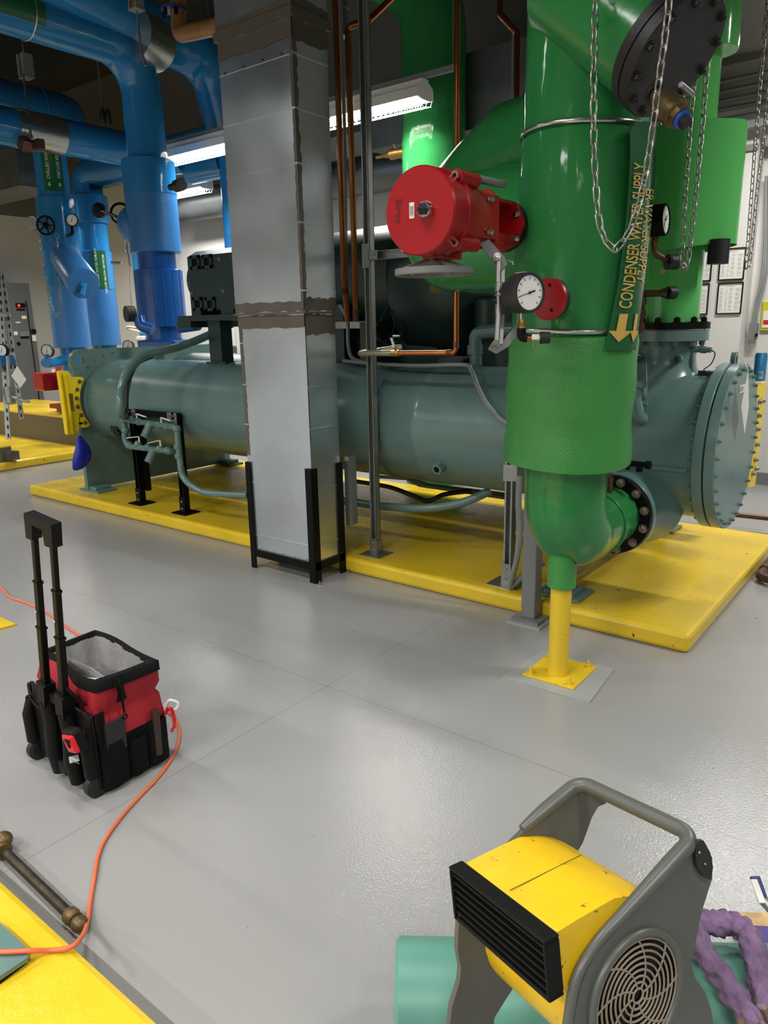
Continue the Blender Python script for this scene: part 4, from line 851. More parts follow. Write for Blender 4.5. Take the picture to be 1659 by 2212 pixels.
# ================================================================ blue chilled water pipes
def vpipe(t, x, y, segs, names=None):
    for i, (z0, z1, r, mat, nm) in enumerate(segs):
        MB().lathe((x, y, z0), (0, 0, 1), [(0, 0), (0, r-.006), (.004, r), (z1-z0-.004, r), (z1-z0, r-.006), (z1-z0, 0)], 56, False).build(nm, mat, t)
def cyl_label(name_parent, x, y, r, z0, z1, a_mid, half, cols, arrow_z=None, arrow_up=False, mat=DKGREEN, size=.075):
    """label wrapped on a vertical pipe; cols: list of (text, arc offset, up?, start z)"""
    n = 14; R0 = r+.004
    L_ = MB().grid([[V((x+R0*math.cos(a_mid+half*(2*k/n-1)), y+R0*math.sin(a_mid+half*(2*k/n-1)), z)) for k in range(n+1)] for z in (z0, z1)]).build('pipe_label', mat, name_parent)
    def P(s, z): a = a_mid+s/r; return V((x+(R0+.003)*math.cos(a), y+(R0+.003)*math.sin(a), z))
    for txt, off, up_, zs_ in cols:
        if up_: text_mesh(txt, size, lambda u, v: P(off+.5*size*.7-v, zs_+u), L_, MINT)
        else: text_mesh(txt, size, lambda u, v: P(off-.5*size*.7+v, zs_-u), L_, MINT)
        if arrow_z is not None:
            s_ = -1 if arrow_up else 1; b = MB(); sh_ = [(-.2, 1), (.2, 1), (.2, .4), (.5, .4), (0, -.2), (-.5, .4), (-.2, .4)]
            pts = [P(off+q[0]*size*.8, arrow_z+s_*q[1]*size*.8) for q in sh_]; b.add(pts, [[0, 1, 2, 6], [3, 4, 5]]); b.build('arrow', MINT, L_)
def camang(x, y, off=0): return math.atan2(-y, -x)+off
NXb, NYb = -6.87, 5.0
bn = thing('chilled_water_pipe', 'near blue chilled water pipe with deep blue jackets, dropping behind the dark green motor', 'pipe', (NXb, NYb, 1.3))
vpipe(bn, NXb, NYb, [(1.30, 1.50, .195, BLUEB, 'lower_jacket'), (1.48, 1.68, .185, BLUEB, 'pipe_section'), (1.62, 2.20, .245, BLUEB, 'ribbed_jacket'), (2.18, 2.40, .195, BLUEB, 'pipe_section'), (2.37, 2.95, .258, BLUEW, 'valve_jacket'), (2.93, 3.26, .262, BLUE, 'collar_jacket')])
b = MB(); b.box((NXb, NYb, 1.40), (.42, .42, .17), Matrix.Rotation(.5, 3, 'Z')); b.build('flange_jacket', BLUEB, bn, bevel=.02)
b = MB()
for k in range(14): a = 2*PI*k/14; b.cyl((NXb+.242*math.cos(a), NYb+.242*math.sin(a), 1.63), (NXb+.242*math.cos(a), NYb+.242*math.sin(a), 2.19), .008, n=8)
b.build('jacket_rib', BLUEB, bn)
MB().tube(route([(NXb, NYb, 3.2), (NXb, NYb, 4.27), (NXb, .2, 4.27)], .42, 16), .197, 48).build('riser_and_bend', BLUE, bn)
b = MB(); b.sph((NXb-.20, NYb-.10, 2.66), .17, 14, (1, 1, 1.1)); b.build('valve_bulge', BLUEW, bn)
b = MB(); c = DP(382, 402, 6.9); b.cyl(c, c+V((.10, -.02, 0)), .055, n=20); b.cyl(c-V((.1, 0, 0)), c, .03, n=16); b.build('gear_operator', BLACKR, bn)
b = MB(); c = DP(290, 678, 7.1); b.cyl(c, c+V((-.02, -.08, 0)), .075, n=24); b.build('valve_cap', BLACKR, bn)
b = MB(); b.tube(route([DP(300, 685, 7.1), DP(304, 704, 7.1), DP(330, 712, 7.1)], .06), .055, 16); b.build('side_nozzle', BLUEB, bn)
b = MB(); a = DP(388, 710, 7.4); b.cyl(a, DP(428, 704, 7.2), .045, n=18); b.build('stub_pipe', BLUEB, bn); b = MB(); a = DP(424, 704, 7.19); b.cyl(a, a+V((.04, 0, 0)), .04, n=16); b.build('stub_cap', BLACKR, bn)
b = MB(); b.torus((NXb, 3.87, 4.27), (0, 1, 0), .199, .008, 40, 6); b.build('steel_band', SILT, bn)
# label on the horizontal run
n = 10; R0 = .202; a_m = math.atan2(-.55, .8)
def PH(s, yy): a = math.atan2(1.6-4.27, 6.87)+.25+s/.2; return V((NXb+R0*math.cos(a), yy, 4.27+R0*math.sin(a)))
hl = MB().grid([[PH(-.09+.18*k/n, yy) for k in range(n+1)] for yy in (2.2, 3.95)]).build('pipe_label', DKGREEN, bn)
text_mesh('CHILLED WATER SUPPLY', .085, lambda u, v: PH(v-.03, 2.62+u)+V((.003, 0, -.003)), hl, MINT)
LX, LY = -9.5, 5.45
bl = thing('chilled_water_pipe', 'leftmost light blue chilled water pipe with handwheel valve and strainer stub', 'pipe', (LX, LY, .6))
vpipe(bl, LX, LY, [(.6, 1.42, .17, BLUE, 'pipe_section'), (1.38, 2.20, .235, BLUEW, 'lower_jacket'), (2.18, 3.24, .240, BLUE, 'middle_jacket'), (3.2, 4.1, .197, BLUE, 'upper_pipe')])
am = camang(LX, LY, .06)
cyl_label(bl, LX, LY, .197, 3.30, 4.05, am, .62, [('CHILLED WATER RETURN', -.055, True, 3.44), ('CHILLED WATER RETURN', .065, False, 4.04)], arrow_z=3.36, size=.050)
b = MB(); q0, q1 = DP(140, 555, 9.15), DP(180, 612, 8.6); d = (q1-q0).normalized(); b.lathe(q0, d, [(0, .17), ((q1-q0).length, .185), ((q1-q0).length+.01, .18), ((q1-q0).length+.01, 0)], 40, False); b.build('strainer_stub', BLUEW, bl)
b = MB(); b.cyl(q1, q1+V((0, -.05, -.13)), .045, n=18); b.tube(route([q1+V((-.09, -.03, .0)), q1+V((.05, -.05, -.03)), q1+V((.09, -.06, -.05))], .02), .012, 8); b.build('blow_down_valve', BLUE, bl)
hc_ = DP(99, 487, 9.0); hn = V((.62, -.75, 0)).normalized()
b = MB(); b.torus(hc_, hn, .105, .013, 28, 8); b.sph(hc_, .04, 8)
for k in range(5): 
    u_, v_, _ = frame(hn); a = 2*PI*k/5; b.tube([hc_, hc_+(u_*math.cos(a)+v_*math.sin(a))*.1], .009, 6)
b.cyl(hc_, hc_-hn*.12+V((-.03, 0, 0)), .03); b.build('chain_wheel', BLACK, bl)
b = MB(); c = DP(70, 483, 9.1); b.cyl(c-hn*.03, c+hn*.03, .085, n=8, sm=False); b.build('valve_gear', STEEL, bl)
tag(chain([DP(83, 500, 8.95), DP(98, 600, 8.95), DP(112, 665, 8.95), DP(122, 683, 8.95), DP(131, 672, 8.95), DP(128, 600, 8.95), DP(122, 500, 8.95)], .06, .0045).build('chain', CH), 'thin chain loop hanging from the handwheel on the leftmost blue pipe', 'chain')
b = MB(); b.tube([V((LX, LY, 1.28)), DP(118, 784, 9.6), DP(99, 784, 9.15)], .06, 16); b.build('side_stub', BLUE, bl)
g, _, _ = gauge('pressure_gauge', 'small round gauge on the leftmost blue pipe, right of its handwheel', DP(155, 475, 8.9), (.6, -.8, 0), .075, BLACK, ang=70)
MB().tube(smoothpath([DP(156, 489, 8.95), DP(156, 503, 8.95), DP(145, 510, 9.1)]), .022, 8).build('siphon', BLACK, g)
g, _, _ = gauge('pressure_gauge', 'round gauge standing left of the tank end plate, above the red pump motor', DP(101, 758, 9.2), (.45, -.9, 0), .085, CHAR, ang=75)
MB().cyl(DP(101, 766, 9.2), DP(101, 790, 9.2), .025, n=10).build('stem', BLUE, g)
g, _, _ = gauge('pressure_gauge', 'half hidden round gauge behind the top of the teal end plate', DP(276, 747, 8.3), (.55, -.85, 0), .065, CHAR, ang=70)
MXb, MYb = -10.2, 6.36
bm_ = thing('chilled_water_pipe', 'second blue chilled water pipe from the left, bending over at its top', 'pipe', (MXb, MYb, .6))
vpipe(bm_, MXb, MYb, [(.6, 1.42, .17, BLUE, 'pipe_section'), (1.38, 2.18, .238, BLUEW, 'lower_jacket'), (2.16, 2.70, .238, BLUE, 'middle_jacket'), (2.68, 3.10, .215, BLUE, 'pipe_section'), (3.08, 3.45, .255, BLUE, 'valve_jacket')])
MB().tube(route([(MXb, MYb, 3.42), (MXb, MYb, 3.74), (MXb+1.9, MYb+.25, 3.74)], .30, 14), .205, 40).build('top_bend', BLUE, bm_)
am = camang(MXb, MYb, .22)
cyl_label(bm_, MXb, MYb, .24, 2.19, 2.70, am, .42, [('CHILLED WATER RETURN', -.045, True, 2.21), ('CHILLED WATER RETURN', .055, False, 2.62)], arrow_z=2.64, arrow_up=True, size=.044)
b = MB(); c = DP(219, 456, 10.2); b.lathe(c, (.5, -.85, 0), [(0, .09), (.03, .10), (.08, .10), (.09, .06)], 20); b.lathe(c, (.5, -.85, 0), [(.09, .05), (.12, .05)], 8, sm=False); b.cyl(c+V((.05, -.05, 0)), DP(252, 468, 9.6), .02, n=8); b.build('gear_operator', BLACKR, bm_)
bo = thing('chilled_water_pipe', 'third blue pipe, half hidden between the bent pipe and the near deep blue one', 'pipe', (-10.65, 7.55, .6))
vpipe(bo, -10.65, 7.55, [(.6, 2.9, .22, BLUE, 'lower_jacket'), (2.85, 4.3, .24, BLUE, 'upper_pipe')])
b = MB(); c = DP(262, 462, 9.9); b.torus(c, (.8, -.5, 0), .13, .018, 24, 8); b.build('chain_wheel', BLACK, bo)
b = MB(); b.lathe(DP(282, 575, 9.6), (0, 0, 1), [(0, .02), (.15, .02), (.16, .035), (.28, .035)], 10); b.build('thermometer', STEEL, bo)
b = MB(); b.tube(smoothpath([DP(268, 500, 9.7), DP(270, 540, 9.7), DP(280, 560, 9.7), DP(283, 640, 9.7), DP(290, 690, 9.6)]), .008, 6); b.tube([DP(240, 567, 9.9), DP(262, 568, 9.9)], .02, 8); b.build('sensor_line', STEEL, bo)
# horizontals overhead
bh = thing('chilled_water_header', 'long blue overhead pipe with silver saddle band crossing at upper left', 'pipe', (-9.0, 5, 3.6))
MB().tube(route([(-9.0, 1.5, 3.87), (-9.0, 6.75, 3.87), (-7.50, 6.75, 3.87), (-7.50, 6.75, 2.2)], .32, 14), .205, 48).build('pipe', BLUE, bh)
MB().tube([V((-9.0, 4.75, 3.87)), V((-9.0, 5.32, 3.87))], .212, 48).build('silver_saddle', SILT, bh)
b = MB(); c = DP(55, 312, 8.4); b.box(c, (.12, .12, .12), Matrix.Rotation(.6, 3, 'Y')); b.box(c+V((.10, .1, 0)), (.14, .08, .10)); b.build('clamp', COPPERD, bh)
b = MB(); b.lathe((-8.35, 6.75, 3.62), (1, 0, 0), [(0, .19), (.7, .19)], 32); b.build('lower_pipe', BLUE, bh)
cyl_label(bh, -7.5, 6.75, .205, 2.35, 3.0, camang(-7.5, 6.75, .3), .5, [('CHILLED', 0, True, 2.4)], size=.07)
bh2 = thing('chilled_water_header', 'darker blue overhead pipe ending in a bend above the silver banded one', 'pipe', (-10.5, 5.4, 4.3))
MB().tube(route([(-10.5, 2.0, 4.55), (-10.5, 6.5, 4.55), (-12.5, 6.5, 4.55)], .35), .26, 40).build('pipe', BLUE, bh2)
b = MB(); b.torus((-10.5, 5.95, 4.55), (0, 1, 0), .262, .012, 36, 6); b.build('end_collar', BLUE, bh2)
bd_ = thing('chilled_water_header', 'deep blue overhead pipe bending down behind the top of the duct', 'pipe', (-5.8, 5, 4.0))
MB().tube(route([DP(60, -75, 6.2), DP(350, 78, 7.4), DP(455, 133, 7.85), DP(505, 330, 8.2)], .45, 14), .24, 44).build('pipe', BLUE, bd_)
b = MB(); b.tube([DP(285, 72, 7.0), DP(340, 100, 7.3)], .24, 40); b.build('silver_saddle', SILT, bd_)
# hanger rods
def hanger(label, pts, r=.010, blob=None):
    t = thing('hanger_rod', label, 'hanger', pts[-1]); MB().tube(pts, r, 8).build('rod', STEEL, t)
    if blob: 
        for i, q in enumerate(blob): MB().lathe(q-V((0, 0, .09)), (0, 0, 1), [(0, .022), (.05, .034), (.12, .034), (.18, .012)], 10).build('turnbuckle', BLACKR, t)
hanger('hanger rods with black turnbuckles below the near blue bend', [DP(211, 130, 8.8), DP(224, 262, 8.8)], .014, [DP(222, 250, 8.8), DP(234, 252, 8.8)])
hanger('thin hanger rods right of the near blue bend', [DP(310, -20, 7.6), DP(320, 110, 7.6)], .012, [DP(318, 108, 7.6)])
hanger('tall thin hanger rod between the near blue bend and the hanging lamp', [DP(325, -20, 7.4), DP(345, 260, 7.4)], .008)
hanger('hanger rod holding the silver banded blue pipe', [DP(50, 160, 8.4), DP(68, 300, 8.4)], .012)
t = thing('spring_hanger', 'dark spring hanger box at the top left above the blue pipes', 'hanger', DP(288, 20, 6.5)); c = DP(287, 5, 6.5)
b = MB(); b.box(c+V((0, 0, .04)), (.015, .09, .22)); b.box(c+V((.09, 0, .04)), (.015, .09, .22)); b.box(c+V((.045, 0, -.07)), (.12, .1, .012)); b.build('bracket', GREYC, t)
b = MB(); pts = [c+V((.045+.03*math.cos(k*.8), .03*math.sin(k*.8), -.06+k*.005)) for k in range(36)]; b.tube(pts, .007, 6); b.build('spring', M('orange_spring', 'b8801c', .5), t)
b = MB(); b.tube([c+V((.045, 0, -.07)), c+V((.05, 0, -.35)), c+V((.1, 0, -.52))], .010, 8); b.build('rod', STEEL, t)
t = thing('spring_hanger', 'grey spring hanger box over the left overhead pipes', 'hanger', DP(50, 160, 8.6)); c = DP(50, 145, 8.6)
b = MB(); b.box(c, (.05, .12, .24)); b.box(c+V((.1, 0, 0)), (.05, .12, .24)); b.box(c+V((.05, 0, -.12)), (.16, .12, .02)); b.build('bracket', GREYC, t); MB().cyl(c+V((.05, 0, -.12)), V((c.x+.05, c.y, ZC)), .010, n=8).build('rod', STEEL, t)
# ================================================================ lamps
def fixture(x0, x1, y, label, ext=(.12, .30), group='hanging fluorescent lamps with wire guards'):
    t = thing('pendant_lamp', label, 'lamp', ((x0+x1)/2, y, LZ-.14), group)
    hw_ = .115; z = LZ
    prof = [(-hw_, -.085), (-hw_-.004, -.085), (-hw_+.012, -.01), (-.05, .012), (.05, .012), (hw_-.012, -.01), (hw_+.004, -.085), (hw_, -.085), (hw_-.018, -.014), (.045, .004), (-.045, .004), (-hw_+.018, -.014)]
    b = MB(); b.prism([(x0, y+u, z+v) for u, v in prof][::-1], (x1-x0, 0, 0)); b.build('reflector', REFL, t)
    for x in (x0, x1): b = MB(); b.prism([(x-.006, y+u, z+v) for u, v in [(-hw_, -.085), (-hw_+.012, .0), (-.05, .03), (.05, .03), (hw_-.012, 0), (hw_, -.085), (.06, -.10), (-.06, -.10)]][::-1], (.012, 0, 0)); b.build('end_cap', REFL, t)
    for dy in (-.055, .055): MB().cyl((x0+.02, y+dy, z-.05), (x1-.02, y+dy, z-.05), .015, n=14).build('tube', LAMPM, t)
    b = MB(); b.bb(x0+.0, x1, y-.045, y+.045, z+.014, z+.06); b.build('ballast_housing', REFL, t)
    b = MB(); wr = .0026
    arc = lambda s: (math.copysign(1, s)*hw_ if abs(s) >= 1 else s*hw_, )
    hoop = [(-hw_, -.085), (-.085, -.135), (0, -.15), (.085, -.135), (hw_, -.085)]
    k = 0; x = x0
    while x <= x1+.001:
        b.tube([(x, y+u, z+v) for u, v in hoop], wr, 4); x += .055
    for u, v in hoop+[(-.04, -.145), (.04, -.145)]: b.tube([(x0, y+u, z+v), (x1, y+u, z+v)], wr, 4)
    b.build('wire_guard', WHITE, t)
    MB().bb(x0-ext[0], x1+ext[1], y-.02, y+.02, z+.065, z+.108).build('strut_rail', GREYC, t)
    for x in (x0-ext[0]+.03, x1+ext[1]-.03): MB().cyl((x, y, z+.06), (x, y, ZC), .005, n=6).build('rod', STEEL, t)
    for x in (x0+.2, x1-.2): MB().bb(x-.02, x+.02, y-.03, y+.03, z+.055, z+.07).build('clip', STEEL, t)
fixture(*FIX[0], 'hanging fluorescent lamp right of the duct, in front of the green pipe')
fixture(*FIX[1], 'hanging fluorescent lamp left of the duct, over the motor')
fixture(*FIX[2], 'farthest hanging fluorescent lamp, low beside the near blue pipe')
# ================================================================ ducts and wall things behind
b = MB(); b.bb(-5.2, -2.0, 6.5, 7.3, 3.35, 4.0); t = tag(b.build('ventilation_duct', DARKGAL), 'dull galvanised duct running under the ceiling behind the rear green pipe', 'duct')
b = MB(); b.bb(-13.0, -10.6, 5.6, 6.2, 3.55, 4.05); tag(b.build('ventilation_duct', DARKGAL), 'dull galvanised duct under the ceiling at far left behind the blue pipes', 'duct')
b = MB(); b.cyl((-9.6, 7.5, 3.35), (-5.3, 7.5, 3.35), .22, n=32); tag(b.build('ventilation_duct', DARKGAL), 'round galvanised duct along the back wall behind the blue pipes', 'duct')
t = thing('conduit_run', 'bundle of grey conduits running along the wall at upper right', 'conduit', (-1, 7.5, 3.3))
for i, z in enumerate((3.30, 3.38, 3.45, 3.52, 3.60)): MB().cyl((-2.9, 7.56-.01*i, z), (1.2, 7.56-.01*i, z+.02), .018, n=10).build('conduit', GREYC, t)
tag(MB().bb(-2.9, 1.0, 7.45, 7.50, 3.18, 3.24).build('strut_rail', GREYC), 'dark grey strut rail on the wall under the conduit bundle', 'rail')
def frame_sheet(x0, x1, z0, z1, label):
    t = thing('picture_frame', label, 'frame', ((x0+x1)/2, 7.595, z0), 'black framed sheets on the wall'); w_ = .009
    b = MB(); b.bb(x0, x1, 7.583, 7.599, z0, z0+w_); b.bb(x0, x1, 7.583, 7.599, z1-w_, z1); b.bb(x0, x0+w_, 7.583, 7.599, z0, z1); b.bb(x1-w_, x1, 7.583, 7.599, z0, z1); b.build('frame', BLACK, t)
    p_ = MB().bb(x0+w_, x1-w_, 7.592, 7.597, z0+w_, z1-w_).build('sheet', PAPER, t); b = MB()
    nl = 26
    for k in range(nl):
        z = z1-.055-k*(z1-z0-.08)/nl
        for c0, c1 in ((.10, .24), (.32, .40), (.46, .62), (.70, .92)): 
            if (k*7+int(c0*10)) % 5: b.bb(x0+(x1-x0)*c0, x0+(x1-x0)*(c0+(c1-c0)*(.6+.4*((k*13+int(c0*30)) % 7)/7)), 7.5915, 7.5918, z, z+.0022)
    b.bb((x0+x1)/2-.035, (x0+x1)/2+.035, 7.5915, 7.5918, z1-.034, z1-.030); b.build('print_lines', M('faded_print_'+str(random.random())[2:6], '8c8c88', .7), p_)
frame_sheet(-1.925, -1.705, 1.935, 2.215, 'framed sheet at upper right, below the rightmost chain')
frame_sheet(-1.918, -1.700, 1.632, 1.912, 'framed sheet at lower right, directly under the upper right one')
frame_sheet(-2.195, -1.990, 1.935, 2.215, 'framed sheet at upper left, beside the black pipe sleeve')
frame_sheet(-2.205, -1.995, 1.632, 1.912, 'framed sheet in the middle row, half hidden by the rear green pipe')
frame_sheet(-2.215, -2.005, 1.330, 1.610, 'lowest framed sheet, half hidden by the black pipe flange')
t = thing('wall_conduit', 'pair of bent conduits dropping to a grey switch box on the right wall', 'conduit', (-1.6, 7.8, 1.35))
MB().tube(smoothpath([YP(1655, 380, 7.80), YP(1652, 520, 7.80), YP(1645, 600, 7.80), YP(1632, 660, 7.80), YP(1627, 700, 7.80)]), .013, 10).build('conduit', GREYC, t)
MB().tube(smoothpath([YP(1662, 380, 7.80), YP(1660, 540, 7.80), YP(1652, 610, 7.80), YP(1638, 660, 7.80), YP(1633, 700, 7.80)]), .013, 10).build('conduit', GREYC, t)
c = YP(1627, 716, 7.80); MB().box(c, (.075, .06, .15)).build('switch_box', GREYM, t); c = YP(1634, 724, 7.74); MB().box(c, (.02, .03, .03)).build('switch', BLACK, t)
c = YP(1626, 741, 7.76); MB().torus(c, (0, 1, 0), .018, .004, 16, 6).build('pull_ring', STEEL, t)
t = thing('wall_sign', 'yellow edged sign holder cut off by the right edge of the photo', 'sign', YP(1660, 715, 7.84))
a, c = YP(1648, 650, 7.85), YP(1646, 715, 7.85); MB().bb(a.x, a.x+.34, 7.835, 7.855, c.z, a.z).build('holder', M('yellow_green', 'c0bc20', .5), t, bevel=.01)
MB().bb(a.x+.02, a.x+.32, 7.830, 7.834, c.z+.03, a.z-.09).build('card', PAPER, t); MB().bb(a.x+.025, a.x+.30, 7.8285, 7.8298, c.z+.06, c.z+.10).build('red_strip', REDP, t)
b = MB(); a = ZP(1590, 1112, .12); b.tube([a+V((-.5, -.05, 0)), a, ZP(1665, 1120, .12)], .020, 12); tag(b.build('copper_floor_pipe', COPPERD), 'tarnished copper pipe along the floor right of the round end cover', 'pipe')
b = MB(); b.tube(route([ZP(1672, 1205, .04), ZP(1640, 1245, .04), ZP(1675, 1256, .04)], .04), .026, 12); b.cyl(ZP(1650, 1232, .04), ZP(1654, 1227, .04), .031); tag(b.build('copper_floor_pipe', COPPERD), 'short bent copper pipe on the floor at the right edge near the pad corner', 'pipe')
# can on the bracket
c = XP(1639, 823, -.92); t = thing('drink_can', 'blue drink can standing on top of the right yellow bracket', 'can', c)
c = V((-.92, c.y, c.z)); MB().lathe(c, (0, 0, 1), [(0, .026), (.006, .033), (.145, .033), (.155, .028), (.158, .028), (.158, .026), (.155, 0)], 32).build('can_body', CANB, t)
d = (CAM-c); d.z = 0; d.normalize(); u_ = V((0, 0, 1)).cross(d)
b = MB(); b.grid([[c+V((0, 0, z))+d*.0334*math.cos(a)+u_*.0334*math.sin(a) for a in (-.1, .15, .4, .6)] for z in (.018, .055)]); wl = b.build('label_patch', PAPER, t); b = MB()
for k in range(9): a = -.05+k*.072; q = c+d*.0338*math.cos(a)+u_*.0338*math.sin(a); b.bar(q+V((0, 0, .024)), q+V((0, 0, .052)), .0012, .0004)
b.build('bar_code', INK, wl)
# hanging card on the cover
b = MB(); pts = [XP(x, y, -.845) for x, y in ((1611, 800), (1617, 878), (1608, 938), (1601, 878))]; pts[0] = pts[0]+V((.01, 0, 0))
tt = thing('paper_tag', 'white paper tag hanging edge on in front of the round end cover', 'tag', pts[2]); b.prism(pts, (.0012, .0004, 0)); b.build('card', PAPER, tt)
MB().tube([XP(1598, 768, -.93), XP(1609, 782, -.87), pts[0]], .0018, 6).build('string', WHITE, tt)
# blue pouch
t = thing('drawstring_pouch', 'blue nylon drawstring pouch hanging from the left yellow bracket', 'pouch', DP(170, 1012, 7.1))
P_ = lambda x, y, o=0: XP(x, y, -6.38)
prof = [(941, 3), (945, 5), (955, 10), (965, 15), (980, 20), (995, 20), (1008, 15), (1014, 9), (1016, 2)]
cx_ = {941: 171, 945: 171, 955: 171.5, 965: 173, 980: 172, 995: 170, 1008: 167, 1014: 165, 1016: 165}
b = MB(); rows = []
for y_, hw_ in prof:
    c = P_(cx_[y_], y_); w_ = hw_*.0044; rows.append([c+V((.05*w_/.09+.035*w_/.09*math.cos(2*PI*k/20)*(1+.15*math.sin(5*k)), w_*math.sin(2*PI*k/20)*(1+.06*math.sin(9*k)), 0)) for k in range(21)])
b.grid(rows); b.build('bag', BLUEF, t); b = MB(); b.tube([P_(168, 900)+V((.03, 0, 0)), P_(170, 942)+V((.03, 0, 0))], .004, 6); b.build('cord', BLACK, t); MB().box(P_(170, 914)+V((.035, 0, 0)), (.02, .03, .02)).build('cord_lock', BLACK, t)
# ================================================================ far left: pump, skid, cabinet, rack
sk = tag(MB().bb(-12.4, -9.2, 5.20, 6.3, .10, .46).build('steel_skid', BROWN), 'brown steel pump base on the far left yellow pad', 'base')
tag(MB().bb(-12.4, -9.2, 5.20, 6.3, .46, .485).build('skid_top', YEL), 'yellow painted top plate of the brown pump base', 'plate')
pm = thing('pump_motor', 'red electric pump motor on the far left base', 'motor', (-9.75, 5.55, .485))
mc = V((-9.75, 5.60, .95)); 
b = MB(); b.lathe(mc+V((-.38, 0, 0)), (1, 0, 0), [(0, .08), (.03, .17), (.10, .21), (.55, .21), (.66, .17), (.70, .08)], 36); b.build('motor_body', REDM, pm)
for x in (-.25, .0, .2): 
    MB().box(mc+V((x, -.20, .09)), (.09, .012, .10), Matrix.Rotation(-.4, 3, 'X')).build('sticker', PAPER, pm)
MB().box(mc+V((-.22, -.34, -.02)), (.28, .22, .24)).build('terminal_box', RED, pm, bevel=.02)
MB().torus(mc+V((-.05, 0, .25)), (0, 1, 0), .04, .012, 20, 8).build('eye_bolt', REDM, pm)
b = MB(); b.box(mc+V((.05, 0, -.27)), (.6, .3, .2)); b.box(mc+V((.05, 0, -.38)), (1.0, .42, .06)); b.box(mc+V((.10, 0, -.43)), (.85, .36, .05)); b.build('motor_foot', REDM, pm)
cab = thing('control_cabinet', 'tall grey electrical control cabinet against the left wall', 'cabinet', (-13.45, 6.3, .05))
MB().bb(-13.79, -13.31, 5.3, 6.89, .0, 2.42).build('plinth', CABG, cab); MB().bb(-13.79, -13.2, 5.3, 6.89, .101, 2.42).build('body', CABG, cab)
def cpanel(px0, py0, px1, py1, mat, nm, t_=.01):
    k = .12*(py0-660); ym = (py0+py1)/2; a, c = XP(px0, ym, -13.2), XP(px1, ym, -13.2); xm = (px0+px1)/2; z1_, z0_ = XP(xm, py0, -13.2).z, XP(xm, py1, -13.2).z
    return MB().bb(-13.2, -13.2+t_, a.y, c.y, z0_, z1_).build(nm, mat, cab)
for (a_, b_, c_, d_2, mt_, nm) in ((22, 650, 70, 880, CABG, 'door'), (70, 650, 71.5, 880, BLACK, 'door_gap'), (33, 655, 54, 664, BLACK, 'display'), (35, 667, 53, 671, BLACK, 'vent_slot'), (46, 682, 56, 689, PAPER, 'label_card'), (33, 695, 43, 698, PAPER, 'label_card'), (29, 716, 37, 724, PAPER, 'label_card'), (42, 716, 62, 726, GREYM, 'meter'), (44, 727, 62, 731, BLACK, 'name_strip'), (36, 739, 43, 746, BLACK, 'switch'), (67, 711, 77, 721, BLACK, 'rotary_switch'), (69, 724, 77, 737, PAPER, 'label_card')):
    cpanel(a_, b_, c_, d_2, mt_, nm, .02 if nm != 'door' else .008)
c = XP(41, 660, -13.17); MB().sph(c, .022, 8).build('red_indicator', LED, cab)
rk = thing('strut_rack', 'slotted galvanised strut rack with spring isolator at the left edge', 'rack', DP(30, 960, 7.6))
def rackpost(p, q, w_=.045):
    b = MB(); b.bar(p, q, w_, w_*.8, up=(.8, -.6, 0)); o = b.build('post', STEEL, rk); b = MB(); n_ = int((q-p).length/.085); d = (CAM-p); d.normalize()
    for k in range(n_): 
        c = p.lerp(q, (k+.5)/n_)+d*.030; b.bar(c-(q-p).normalized()*.02, c+(q-p).normalized()*.02, .010, .003, up=d)
    b.build('slots', BLACK, o)
rackpost(DP(-2, 590, 7.7), DP(18, 948, 7.7)); rackpost(DP(4, 590, 7.9), DP(47, 905, 7.9)); rackpost(DP(-8, 640, 7.9), DP(24, 800, 7.9)); 
for k, y_ in enumerate((680, 745, 770)): b = MB(); b.bar(DP(-10, y_-2, 7.8), DP(22+k*4, y_+2, 7.8), .035, .02); b.build('cross_bar', STEEL, rk)
b = MB(); b.cyl(DP(20, 838, 7.5), DP(24, 872, 7.5), .07, .05, n=20); b.tube(smoothpath([DP(22, 855, 7.45), DP(40, 863, 7.3), DP(64, 868, 7.3)]), .014, 8); b.tube([DP(16, 770, 7.5), DP(20, 838, 7.5)], .02, 8); b.build('strainer_valve', STEEL, rk)
b = MB(); b.prism([DP(37, 790, 7.4), DP(57, 820, 7.4), DP(44, 838, 7.4), DP(24, 812, 7.4)], CW*.002); b.build('paper_tag', PAPER, rk)
MB().box(DP(5, 778, 7.6), (.22, .14, .10)).build('blue_valve', BLUEW, rk)
g, _, _ = gauge('pressure_gauge', 'round gauge cut off by the left edge, on the slotted strut rack', DP(3, 757, 7.5), (.4, -.9, 0), .065, BLACK, ang=75)
a = ZP(28, 995, .10); t = thing('steel_skid', 'dark steel base corner at the left edge on the far left yellow pad', 'base', a)
MB().bb(a.x-1.6, a.x, a.y-.55, a.y, .10, .27).build('beam', BROWN, t); MB().bb(a.x-1.6, a.x, a.y-.55, a.y, .27, .285).build('yellow_top', YEL, t)
MB().bb(a.x, a.x+.10, a.y-.08, a.y+.04, .12, .22).build('lug', BROWN, t); MB().bb(a.x, a.x+.16, a.y-.05, a.y+.0, .225, .235).build('lug_plate', BROWN, t)
